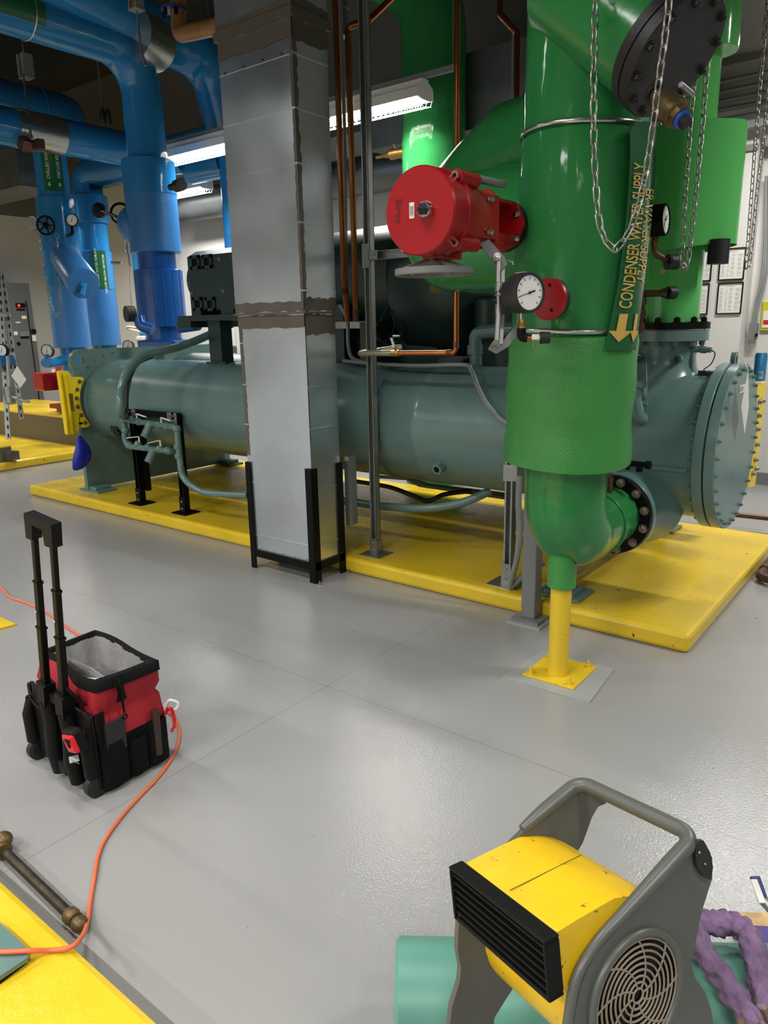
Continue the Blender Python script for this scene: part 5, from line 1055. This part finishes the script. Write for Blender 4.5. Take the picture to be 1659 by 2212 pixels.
# white jug and grey box behind the motor
t = thing('chemical_drum', 'cream plastic chemical tank behind the near blue pipe', 'tank', (-10.0, 7.0, .0))
MB().bb(-10.35, -9.95, 6.97, 7.27, 0, 1.50).build('tank', CREAM, t, bevel=.05); b = MB(); b.torus((-10.25, 6.95, 1.60), (0, .3, 1), .13, .02, 24, 8); b.build('hose_loop', CREAM, t)
t = thing('grey_equipment_box', 'dark grey box with small white sticker seen under the motor shelf', 'box', (-7.9, 6.6, 1.0)); a, c = YP(405, 748, 6.4), YP(452, 768, 6.4)
MB().bb(a.x-.1, a.x+.55, 6.4, 6.8, .6, a.z).build('box', CABG, t, bevel=.03); a, c = YP(410, 758, 6.39), YP(424, 768, 6.39); MB().bb(a.x, c.x, 6.392, 6.399, c.z, a.z).build('sticker', PAPER, t)
# small yellow plate at left
t = thing('floor_plate', 'small yellow floor plate at the left edge of the photo', 'plate', (-4.3, 1.71, 0)); MB().prism([ZP(35, 1352), ZP(-60, 1378), ZP(-90, 1330), ZP(0, 1336)][::-1], (0, 0, .012)).build('plate', YEL, t)
# ================================================================ cord, rod, teal foot plate
cpts = [ZP(x, y, .006) for x, y in ((-40, 1250), (0, 1268), (22, 1290), (50, 1300), (85, 1315), (112, 1330), (160, 1365))]+[V((-3.2, 1.86, .006)), V((-2.8, 1.74, .006))]+[ZP(x, y, .006) for x, y in ((352, 1530), (378, 1550), (388, 1585), (378, 1625), (345, 1675), (300, 1722), (262, 1765), (228, 1812), (212, 1850), (205, 1890), (195, 1950))]+[ZP(187, 2000, .03), ZP(172, 2030, .10), ZP(150, 2047, .115), ZP(110, 2053, .108), ZP(60, 2054, .130), ZP(0, 2056, .132), ZP(-60, 2050, .132)]
tag(MB().tube(smoothpath(cpts, 8), .0062, 10).build('extension_cord', ORANGE), 'orange extension cord winding over the floor from behind the tool bag to the yellow pad', 'cord')
t = thing('foot_plate', 'teal steel foot plate on the bottom left yellow pad', 'plate', ZP(20, 2060, .11))
b = MB(); b.prism([ZP(x, y, .112) for x, y in ((-60, 1975), (0, 2000), (66, 2062), (60, 2078), (0, 2118), (-60, 2140))][::-1], (0, 0, .012)); b.build('plate', TEAL, t)
MB().prism([ZP(x, y, .101) for x, y in ((-60, 1985), (0, 2005), (62, 2068), (57, 2082), (0, 2126), (-60, 2150))][::-1], (0, 0, .011)).build('rubber_pad', BLACK, t)
t = thing('steel_rod', 'dirty dark rod with knobbly bronze ends lying beside the bottom left pad', 'rod', ZP(90, 1910, 0))
r0, r1 = ZP(0, 1830, .025), ZP(160, 1985, .025); d = (r1-r0).normalized()
MB().tube([r0-d*.2, r0, r0.lerp(r1, .5), r1], .0145, 14).build('bar', M('dirty_steel', '3c362a', .5, metal=.4, bump=.4, bs=60, bd=.003, var=.4, vs=30, stretch=(1, 1, 1)), t)
b = MB(); b.lathe(r1-d*.035, d, [(0, .016), (.01, .023), (.025, .024), (.035, .017), (.045, .022)], 16); b.sph(r1+d*.028, .026, 10, (1, .9, .85)); b.build('end_fitting', BRONZE, t)
b = MB(); q = ZP(6, 1838, .03); b.lathe(q-d*.02, d, [(0, .022), (.03, .026)], 14); b.sph(ZP(6, 1815, .035), .03, 10, (1, 1, .9)); b.build('end_fitting', BRONZE, t)
# ================================================================ tool bag
bg = thing('rolling_tool_bag', 'open red and black rolling tool bag with raised telescopic handle', 'tool bag', (-2.42, 1.31, 0))
x0, x1, y0, y1 = -2.635, -2.205, 1.185, 1.455
def rrect(x0, x1, y0, y1, r, z, n=6):
    pts = []
    for cx__, cy__, a in ((x0+r, y0+r, PI), (x1-r, y0+r, 1.5*PI), (x1-r, y1-r, 0), (x0+r, y1-r, .5*PI)):
        for k in range(n+1): pts.append(V((cx__+r*math.cos(a+k*PI/2/n), cy__+r*math.sin(a+k*PI/2/n), z)))
    return pts
def resample(P, n, closed=True):
    P = [V(p) for p in P]; Q = P+[P[0]] if closed else P; L = [0]
    for i in range(1, len(Q)): L.append(L[-1]+(Q[i]-Q[i-1]).length)
    out = []; j = 1
    for k in range(n):
        s = L[-1]*k/n
        while L[j] < s: j += 1
        out.append(Q[j-1].lerp(Q[j], (s-L[j-1])/max(1e-9, L[j]-L[j-1])))
    return out
zr = .445
corn = {'FL': ZP(92, 1408, zr), 'FR': ZP(205, 1478, zr-.02), 'BR': ZP(339, 1428, zr-.01), 'BL': ZP(205, 1364, zr+.01)}
def side(a, b, sag, n=12, out=0, nx=V((0, 0, 0))): return [a.lerp(b, k/n)+V((0, 0, -sag*math.sin(PI*k/n)))+nx*out*math.sin(2*PI*k/n) for k in range(n)]
def rimloop(shrink=0, dz=0):
    c = sum(corn.values(), V((0, 0, 0)))/4; C2 = {k: c.lerp(v, 1-shrink)+V((0, 0, dz)) for k, v in corn.items()}
    return side(C2['FL'], C2['FR'], .01, out=.012, nx=V((0, 1, 0)))+side(C2['FR'], C2['BR'], .004)+side(C2['BR'], C2['BL'], -.006, out=.008, nx=V((0, -1, 0)))+side(C2['BL'], C2['FL'], .0)
def bagloop(z, g, r=.04):
    a, b_, c_, d__ = V((x0-g, y0-g, z)), V((x1+g, y0-g, z)), V((x1+g, y1+g, z)), V((x0-g, y1+g, z))
    out = []
    for p, q in ((a, b_), (b_, c_), (c_, d__), (d__, a)):
        for k in range(12):
            t_ = k/12; v_ = p.lerp(q, t_); m_ = (a+c_)/2; e_ = 1-.10*(1 if k == 0 else 0)*.5; out.append(m_+(v_-m_)*e_)
    return out
R1 = rimloop()
def mixl(A, B, t_): return [a.lerp(b_, t_) for a, b_ in zip(A, B)]
L0, L1, L2, L3 = bagloop(.03, 0), bagloop(.20, .008), bagloop(.285, .0), None
shoulder = mixl(bagloop(.335, .004), R1, .25); shoulder = [V((p.x, p.y, .335+.01*math.sin(i*.8))) for i, p in enumerate(shoulder)]
crease = [V((p.x, p.y, .300)) for p in mixl(bagloop(.3, -.014), R1, .15)]
loops = [L0, L1, L2, crease, shoulder, mixl(shoulder, R1, .6), R1]
rows = [l+[l[0]] for l in loops]; b = MB(); b.grid(rows[1:]); b.build('red_body', REDF, bg)
b = MB(); b.grid([r for r in rows[:2]]); b.add(L0, [list(range(len(L0)))[::-1]]); lower = b.build('base', BLKF, bg)
Rin = rimloop(.08, -.003); deep = rimloop(.34, -.20); b = MB(); deep2 = rimloop(.24, -.22)
lin_rows = [Rin, mixl(Rin, deep, .35), mixl(Rin, deep, .7), deep]
for i, lr in enumerate(lin_rows[1:3]): 
    for k, p in enumerate(lr): lr[k] = p+V((.006*math.sin(k*1.3+i), .006*math.cos(k*1.7+i), 0))
b.grid([l+[l[0]] for l in lin_rows]); b.add(deep, [list(range(len(deep)))]); b.build('grey_lining', GRYF, bg)
b = MB()
ro, ri = rimloop(-.03, .004), rimloop(.09, .008); rl = rimloop(-.035, -.032); ril = rimloop(.085, -.03)
b.grid([l+[l[0]] for l in (rl, ro, mixl(ro, ri, .3), ri, ril)]); b.build('zip_band', BLKF, bg)
mid = sum(corn.values(), V((0, 0, 0)))/4
b = MB(); a = mid+V((-.03, -.02, -.045)); b.grid([[corn['FL'].lerp(corn['BL'], .35)+V((.03, 0, -.05)), a, corn['FR'].lerp(corn['BR'], .55)+V((-.05, 0, -.09))], [corn['FL'].lerp(corn['BL'], .35)+V((.06, 0, -.19)), a-V((0, 0, .12)), corn['FR'].lerp(corn['BR'], .55)+V((-.07, 0, -.19))]], thick=(.003, .004, 0), sm=False)
b.grid([[a, corn['BR'].lerp(corn['BL'], .5)+V((-.0, -.03, -.09))], [a-V((0, 0, .12)), corn['BR'].lerp(corn['BL'], .5)+V((0, -.03, -.2))]], thick=(.004, 0, 0), sm=False); b.build('divider', GRYF, bg)
tag(MB().box(mid+V((.005, -.055, -.105)), (.12, .07, .05), Matrix.Rotation(.5, 3, 'Z')).build('white_box', WHITE), 'small white box lying inside the open tool bag', 'box')
# black panel with trolley on the front (facing -y)
b = MB(); b.bb(x0-.012, x1+.002, y0-.022, y0-.002, .02, .315); b.build('back_panel', BLKP, bg, bevel=.01)
pl_, pr_ = (YP(100, 1489, 1.135), YP(139.7, 1515.6, 1.135)); tl_, tr_ = (YP(73, 1141, 1.085), YP(113.5, 1157, 1.085))
hd = None
for lo, hi in ((pl_, tl_), (pr_, tr_)):
    d = (hi-lo).normalized(); L_ = (hi-lo).length
    for nm, s0_, s1_, w_ in (('lower_tube', -.02, .42, .030), ('middle_tube', .38, .70, .0265), ('upper_tube', .68, 1.0, .022)):
        b = MB(); b.bar(lo+d*L_*s0_, lo+d*L_*s1_, w_, w_*.8, up=(0, 1, 0)); o = b.build(nm, BLACK, bg, bevel=.004)
        if s1_ < 1: MB().bar(lo+d*L_*(s1_-.012), lo+d*L_*s1_, w_*1.08, w_*.9, up=(0, 1, 0)).build('collar', BLKP, o)
    g0 = V((lo.x+.004, 1.145, .30)); b = MB(); b.bar(lo+d*.035, lo-d*.06, .050, .045, up=(0, 1, 0)); b.tube([lo-d*.05, V((lo.x-.005, 1.145, .24)), V((lo.x-.008, 1.14, .12)), V((lo.x-.01, 1.15, .03))], [.027, .030, .032, .027], 16); b.build('trolley_leg', BLKP, bg)
    c = lo+d*L_*.52-V((0, .0135, 0)); MB().sph(c, .004, 6).build('button', CHROME, bg)
b = MB(); d = (tr_-tl_).normalized(); up_ = (tl_-pl_).normalized()
pts = [tl_-d*.024+up_*.055, tr_+d*.026+up_*.048, tr_+d*.026-up_*.035, tr_-d*.020-up_*.035, tr_-d*.030+up_*.018, tl_+d*.022+up_*.022, tl_+d*.016-up_*.035, tl_-d*.022-up_*.035]
nrm_ = d.cross(up_).normalized(); b.prism([p+nrm_*.017 for p in pts], -nrm_*.034); b.build('grip', BLKP, bg, bevel=.007)
b = MB(); b.bb(-2.50, -2.33, 1.13, 1.165, .32, .36); b.bb(-2.45, -2.36, 1.13, 1.165, .04, .09); b.build('trolley_bridge', BLKP, bg, bevel=.006)
for x in (x0+.01, x1-.02):
    b = MB(); b.lathe((x-.018, 1.165, .042), (1, 0, 0), [(0, .030), (.006, .042), (.030, .042), (.036, .030)], 28); b.build('wheel', BLACKR, bg)
    b = MB(); b.tube([V((x, 1.155, .085)), V((x, 1.15, .20)), V((x, 1.165, .26))], [.026, .024, .016], 12); b.build('wheel_arch', BLKP, bg)
# pockets on the right side (facing +x)
def pocket(ya, yb, z1, bulge, nm='pocket', x=x1):
    b = MB(); n = 10; rows = []
    for z, k_ in ((.02, .55), (.06, .9), (.12, 1), (z1*.8, 1), (z1, .95)):
        rows.append([V((x+.006+bulge*k_*math.sin(PI*j/n)**.5, ya+(yb-ya)*j/n, z-(.012*math.sin(PI*j/n) if z == z1 else 0))) for j in range(n+1)])
    b.grid(rows, thick=(-.004, 0, 0)); return b.build(nm, BLKF, bg)
pocket(1.18, 1.285, .205, .022); pocket(1.29, 1.365, .175, .020); pocket(1.37, 1.455, .205, .024)
b = MB(); b.bb(x1+.004, x1+.010, 1.18, 1.21, .02, .32); b.build('edge_strap', BLKF, bg)
tag(MB().box((x1+.018, 1.238, .215), (.012, .075, .12), Matrix.Rotation(.04, 3, 'Y')).build('black_notebook', M('black_cover', '222226', .6)), 'thin black notebook standing in the front side pocket of the tool bag', 'notebook')
tag(MB().cyl((x1+.016, 1.402, .06), (x1+.022, 1.402, .24), .0155, n=18).build('flashlight', M('brown_grip', '3a2a22', .5)), 'dark torch handle in the rear side pocket of the tool bag', 'flashlight')
b = MB(); b.tube(smoothpath([(x1+.02, 1.44, .20), (x1+.035, 1.45, .235), (x1+.05, 1.455, .20), (x1+.055, 1.452, .165), (x1+.045, 1.45, .145)]), .004, 8); b.tube(smoothpath([(x1+.02, 1.44, .20), (x1+.030, 1.465, .225), (x1+.040, 1.47, .18), (x1+.038, 1.465, .15)]), .004, 8); b.sph((x1+.045, 1.45, .143), .007, 6); b.sph((x1+.038, 1.465, .148), .007, 6)
tag(b.build('red_cord', REDP), 'small red looped cord hanging from the rear corner of the tool bag', 'cord')
b = MB(); b.tube(smoothpath([(x1+.005, 1.46, .225), (x1+.02, 1.47, .25), (x1+.04, 1.49, .235), (x1+.035, 1.48, .212), (x1+.01, 1.465, .215)]), .006, 8); b.bar((x1+.0, 1.455, .235), (x1+.012, 1.462, .215), .018, .006)
tag(b.build('white_strap', WHITE), 'white looped strap at the rear corner of the tool bag', 'strap')
b = MB(); fr = corn['FR'].lerp(corn['BR'], .32); b.tube(smoothpath([fr+V((.008, -.0, .0)), fr+V((.03, 0, -.04)), fr+V((.026, 0, -.09)), fr+V((.03, 0, -.13))]), .004, 8); b.bar(fr+V((.03, 0, -.04)), fr+V((.028, 0, -.085)), .013, .006); b.torus(fr+V((.03, 0, -.145)), (1, 0, 0), .008, .003, 14, 6); b.build('zip_pull', BLACK, bg)
b = MB(); b.grid([[fr+V((.006, -.02, .006)), fr+V((.006, .02, .006))], [fr+V((.022, -.012, -.05)), fr+V((.022, .012, -.05))], [fr+V((.02, -.02, -.085)), fr+V((.02, .02, -.085))]], thick=(.003, 0, 0)); b.build('zip_flap', BLKF, bg)
b = MB(); b.tube(smoothpath([V((-2.30, y0-.01, .35)), V((-2.31, y0-.045, .41)), V((-2.27, y0-.05, .41)), V((-2.25, y0-.01, .34))]), .010, 8, flat=.5); b.build('carry_loop', BLKF, bg)
for k, (x, z) in enumerate(((72, 1492), (64, 1522))):
    a = YP(x+12, z, 1.15); b = MB(); b.tube(smoothpath([a+V((.05, 0, -.0)), a, a+V((-.035, 0, .022)), a+V((-.062, 0, .01)), a+V((-.062, 0, -.025))]), .0042, 8); b.build('hook', BLACK, bg)
# tape measure
c = YP(162, 1597, 1.10); t = thing('tape_measure', 'red and black tape measure clipped to the front of the tool bag', 'tape measure', c-V((0, 0, .05)))
Rm = Matrix.Rotation(-.25, 3, 'Y') @ Matrix.Rotation(.15, 3, 'X')
MB().box(c, (.078, .045, .085), Rm).build('case', BLKP, t, bevel=.014); MB().box(c+V((.006, -.017, -.004)), (.066, .022, .070), Rm).build('red_shell', REDP, t, bevel=.010)
b = MB(); b.box(c+V((.008, -.030, .012)), (.034, .006, .010), Rm); b.box(c+V((.010, -.030, .0)), (.010, .006, .026), Rm); b.build('thumb_lock', BLACK, t)
b = MB(); b.bar(c+V((.018, -.022, -.045)), c+V((.036, -.030, -.058)), .030, .003); b.bar(c+V((.036, -.034, -.05)), c+V((.036, -.022, -.062)), .030, .003); b.build('tape_hook', GREYM, t)
# ================================================================ teal vessel, cloth, board
wv = thing('teal_vessel', 'light teal cylindrical vessel lying at the bottom of the photo under the yellow blower', 'tank', (-.3, 1.2, 0))
lp, rp_ = ZP(857, 2020, .205), ZP(1600, 2036, .205); av = (rp_-lp); av.z = 0; av.normalize(); bk_ = V((-av.y, av.x, 0)); RV = .120
c0 = lp-bk_*RV*.707; c0.z = RV+.0; 
MB().lathe(c0, av, [(0, 0), (0, RV-.008), (.008, RV), (1.6, RV), (1.6, 0)], 72, False).build('shell', TEALL, wv)
# purple cloth twists
def cloth(pts, r, label, cat='cloth'):
    P = smoothpath(pts, 8); b = MB(); rs = [r*(1+.07*math.sin(i*.7)+.05*math.sin(i*1.9)) for i in range(len(P))]; b.tube(P, rs, 28, flat=.8)
    for i, v in enumerate(b.v): b.v[i] = v+V((.003*math.sin(v.x*220+v.z*190+v.y*90), .003*math.sin(v.y*180+v.z*240), .004*math.sin(v.x*160+v.y*260)))
    return tag(b.build('twisted_cloth', PURPLE), label, cat)
cloth([ZP(1470, 1995, .32), ZP(1500, 2018, .30), ZP(1530, 2070, .285), ZP(1565, 2120, .27), ZP(1600, 2170, .26), ZP(1635, 2230, .26)], .028, 'left leg of twisted dusty purple cloth draped over the teal vessel')
cloth([ZP(1480, 1985, .30), ZP(1530, 1995, .30), ZP(1580, 1995, .29), ZP(1615, 2022, .28), ZP(1632, 2075, .27), ZP(1650, 2140, .26), ZP(1665, 2200, .26)], .028, 'right arched length of twisted dusty purple cloth behind the blower')
t = tag(MB().prism([ZP(x, y, .02) for x, y in ((1590, 1984), (1700, 1984), (1700, 2035), (1600, 2030))][::-1], (0, 0, .02)).build('particle_board', WOOD), 'piece of particle board behind the purple cloth at the right edge', 'board')
t = tag(MB().prism([ZP(x, y, .05) for x, y in ((1615, 2005), (1700, 2010), (1700, 2060), (1640, 2050))][::-1], (0, 0, .01)).build('violet_sheet', M('violet', '4a3c80', .6)), 'flat violet sheet lying on the particle board', 'cloth')
t = thing('valve_lever', 'blue handled valve lever poking in at the right edge', 'lever', DP(1655, 1960, 1.75)); b = MB(); b.bar(DP(1630, 1893, 1.78), DP(1650, 1950, 1.74), .024, .010, up=CW); b.build('blue_sleeve', M('navy_sleeve', '1c2c66', .4), t, bevel=.003)
b = MB(); b.bar(DP(1628, 1900, 1.765), DP(1647, 1951, 1.725), .015, .004, up=CW); b.build('white_label', PAPER, t); b = MB(); b.tube([DP(1648, 1945, 1.74), DP(1675, 1975, 1.72), DP(1700, 1990, 1.70)], .011, 8); b.build('steel_arm', STEEL, t)
MB().cyl(DP(1700, 1990, 1.70), V((DP(1700, 1990, 1.70).x, DP(1700, 1990, 1.70).y, 0)), .012, n=8).build('stem', STEEL, t)
# ================================================================ blower
r_ = math.radians(-22); ZT = .66; K = 1.6-ZT; P1 = ZP(1207, 2020, ZT)
xl = V((.275*math.cos(r_), .275*math.sin(r_), .048)).normalized(); yl = V((-math.sin(r_), math.cos(r_), 0)); zl = xl.cross(yl).normalized(); WB = .279*K
bw = thing('air_blower', 'yellow and grey portable air blower with black outlet grille and carry handle', 'blower', P1-V((0, 0, .42*K)))
def LP(x, y, z): return P1+xl*x+yl*y*K+zl*z*K
def onp(px_, py_, off):
    d = ray(px_, py_); o = P1+xl*off; t_ = (o-CAM).dot(xl)/d.dot(xl); return CAM+d*t_
gcp = onp(1364, 2140, .0)-P1; gy, gz = gcp.dot(yl)/K, gcp.dot(zl)/K
# snail housing
prof = [(0.0, -.098), (0.0, -.006), (0.0, 0.0), (.006, .001), (.05, .003), (.11, .004)]
for k in range(0, 19):
    a = PI/2-k*(1.45*PI)/18; rr_ = .175-.045*k/18; prof.append((.14+(gy-.14)*min(1, k/6)+rr_*math.cos(a)*1.0, (gz+rr_*math.sin(a)) if k > 0 else .004))
prof = [(y, min(z, .004)) for y, z in prof]; prof.append((.035, -.11))
b = MB(); b.add([LP(-WB+.012, y, z) for y, z in prof], [list(range(len(prof)))]); b.add([LP(-.006, y, z) for y, z in prof], [list(range(len(prof)))[::-1]])
b.grid([[LP(-WB+.012, y, z) for y, z in prof], [LP(-.006, y, z) for y, z in prof]], sm=True)
ho = b.build('housing', YELP, bw, bevel=.006)
b = MB(); b.bar(LP(-WB*.5, .01, .0045), LP(-WB*.5, .19, .004), .0012, .0012, up=xl); b.build('mould_line', OLIVE, ho)
# black grille
b = MB(); th = .007; yg0, yg1 = -.034, 0.0; zt_, zb_ = .004, -.108; xa, xb = -WB+.002, .002
def lbox(b, x0_, x1_, y0_, y1_, z0_, z1_): R = Matrix((xl, yl, zl)).transposed(); b.box(LP((x0_+x1_)/2, (y0_+y1_)/2, (z0_+z1_)/2), (x1_-x0_, (y1_-y0_)*K, (z1_-z0_)*K), R)
lbox(b, xa, xb, yg0, yg1, zt_-th, zt_); lbox(b, xa, xb, yg0, yg1, zb_, zb_+th); lbox(b, xa, xa+th, yg0, yg1, zb_+th, zt_-th); lbox(b, xb-th, xb, yg0, yg1, zb_+th, zt_-th); go = b.build('outlet_frame', BLKP, bw, bevel=.003)
for k in range(6): b = MB(); z = zb_+.018+k*.0155; lbox(b, xa+th, xb-th, yg0+.004, yg1-.004, z-.0022, z+.0022); b.build('slat', BLKP, go)
b = MB(); lbox(b, xa+th, xb-th, -.004, -.002, zb_+th, zt_-th); b.build('outlet_void', BLACK, go)
# plates
RPx = [(1215, 2290), (1225, 2212), (1230, 2171), (1240, 2122), (1255, 2084), (1275, 2049), (1292, 2029), (1342, 1977), (1400, 1917), (1442, 1872), (1474, 1845), (1490, 1838), (1500, 1822), (1512, 1824), (1524, 1845), (1524, 1890), (1502, 1959), (1484, 2044), (1479.5, 2072), (1487, 2102), (1509, 2134), (1522, 2172), (1528, 2212), (1530, 2260)]
b = MB(); b.prism([onp(x, y, -.004) for x, y in RPx][::-1], xl*.014); rp2 = b.build('side_panel', GREYP, bw, bevel=.005)

LPx = [(1118, 1796), (1160, 1757), (1215, 1702), (1240, 1687), (1275, 1683), (1300, 1700), (1300, 1731), (1283, 1738), (1270, 1760), (1250, 1815), (1200, 1900), (1150, 2050), (1085, 2150), (1060, 2190), (1052, 2260), (955, 2260), (963, 2212), (969, 2165), (985, 2114), (988, 2084), (981, 2046), (982, 2013), (985, 1965), (1010, 1905)]
b = MB(); b.prism([onp(x, y, -WB) for x, y in LPx][::-1], xl*.012); b.build('side_panel', GREYP, bw, bevel=.005)
hp_ = route([onp(1128, 1791, -WB+.006), onp(1252, 1688, -WB+.006), onp(1503, 1806, .004), onp(1342, 1979, .004), onp(1290, 2033, .004), onp(1255, 2088, .004), onp(1238, 2135, .004), onp(1226, 2215, .004)], [.030, .030, .2, .2, .2, .2], 8)
hp_ = [q for i in range(len(hp_)-1) for q in (hp_[i], hp_[i].lerp(hp_[i+1], .25), hp_[i].lerp(hp_[i+1], .5), hp_[i].lerp(hp_[i+1], .75))]+[hp_[-1]]
_k = min(range(len(hp_)), key=lambda i: (hp_[i]-onp(1450, 1860, .004)).length)
_L = [0]
for i in range(1, len(hp_)): _L.append(_L[-1]+(hp_[i]-hp_[i-1]).length)
rl_ = [min(.0145, .009+.10*_L[i]) if i < _k else max(.0085, .0145-.03*(_L[i]-_L[_k])) for i in range(len(hp_))]
MB().tube(hp_, rl_, 20).build('handle', GREYP, bw)
b = MB(); b.prism([onp(x, y, .010) for x, y in ((1494, 1840), (1500, 1812), (1512, 1812), (1526, 1838), (1532, 1868), (1528, 1897), (1512, 1890), (1498, 1868))][::-1], xl*.008); cv = b.build('handle_clip', CHAR, bw, bevel=.003)
for x, y in ((1511, 1842), (1523, 1866)): MB().sph(onp(x, y, .0185), .0025, 6).build('screw', CHROME, cv)
# inlet grille
Oc = LP(.011, gy, gz); Rg = .105*K
MB().cyl(Oc-xl*.001, Oc+xl*.0005, Rg, n=48).build('inlet_void', BLACK, bw)
b = MB(); b.torus(Oc+xl*.002, xl, Rg+.006, .0075, 56, 10); rim = b.build('inlet_rim', GREYP, bw)
DUST = M('dusty_grey_plastic', '8a7f6e', .6, var=.1, vs=20)
gr = MB()
for k in range(9): gr.torus(Oc+xl*.003, xl, .012+k*.0104, .0021, 44, 6)
for k in range(8):
    a = 2*PI*k/8; pts = []
    for q in range(8): rr_ = .012+q*.0124; aa = a+q*.10; pts.append(Oc+xl*.003+(yl*math.cos(aa)+zl*math.sin(aa))*rr_)
    gr.tube(pts, .0018, 6)
gr.build('inlet_grille', DUST, bw)
# small things seen through the gap right of the handwheel
t = thing('clipboard', 'clipboard with white sheet hanging behind the chiller right of the handwheel', 'clipboard', YP(1012, 735, 4.9))
def ypoly(b, pts, Y, w_=(0, .01, 0)): return b.prism([YP(x, y, Y) for x, y in pts][::-1], w_)
ypoly(MB(), ((996, 655), (1026, 657), (1026, 705), (1010, 722), (1000, 700)), 4.9).build('board', BLACK, t)
ypoly(MB(), ((1000, 665), (1023, 667), (1022, 703), (1009, 718), (1003, 700)), 4.885, (0, .003, 0)).build('sheet', PAPER, t)
b = MB(); b.tube(route([YP(1006, 655, 4.6), YP(1007, 612, 4.6), YP(1016, 614, 4.6)], .03), .02, 10); tag(b.build('copper_stub', COPPER), 'small copper elbow rising behind the chiller right of the handwheel', 'pipe')
b = MB(); b.bb(-3.9, -2.3, 6.9, 7.4, 0, 1.25); tag(b.build('equipment_cabinet', CREAM), 'cream equipment box behind the chiller under the linkage', 'box')
b = MB(); q = YP(906, 745, 5.2); b.lathe(q, (-.4, -1, 0), [(0, 0), (0, .12), (.04, .14), (.05, .10)], 32, False); tag(b.build('grey_disc', GREYL), 'light grey round cover glimpsed above the copper pipe behind the chiller', 'cover')
b = MB(); a = YP(940, 588, 3.7); b.tube([a, a-V((0, 0, .05))], .002, 6); b.lathe(a-V((0, 0, .085)), -CW, [(0, .033), (.002, .033)], 28); tag(b.build('valve_tag', M('olive_brass', '5c5424', .45, metal=.6)), 'round olive brass tag hanging on a ring under the handwheel', 'tag')
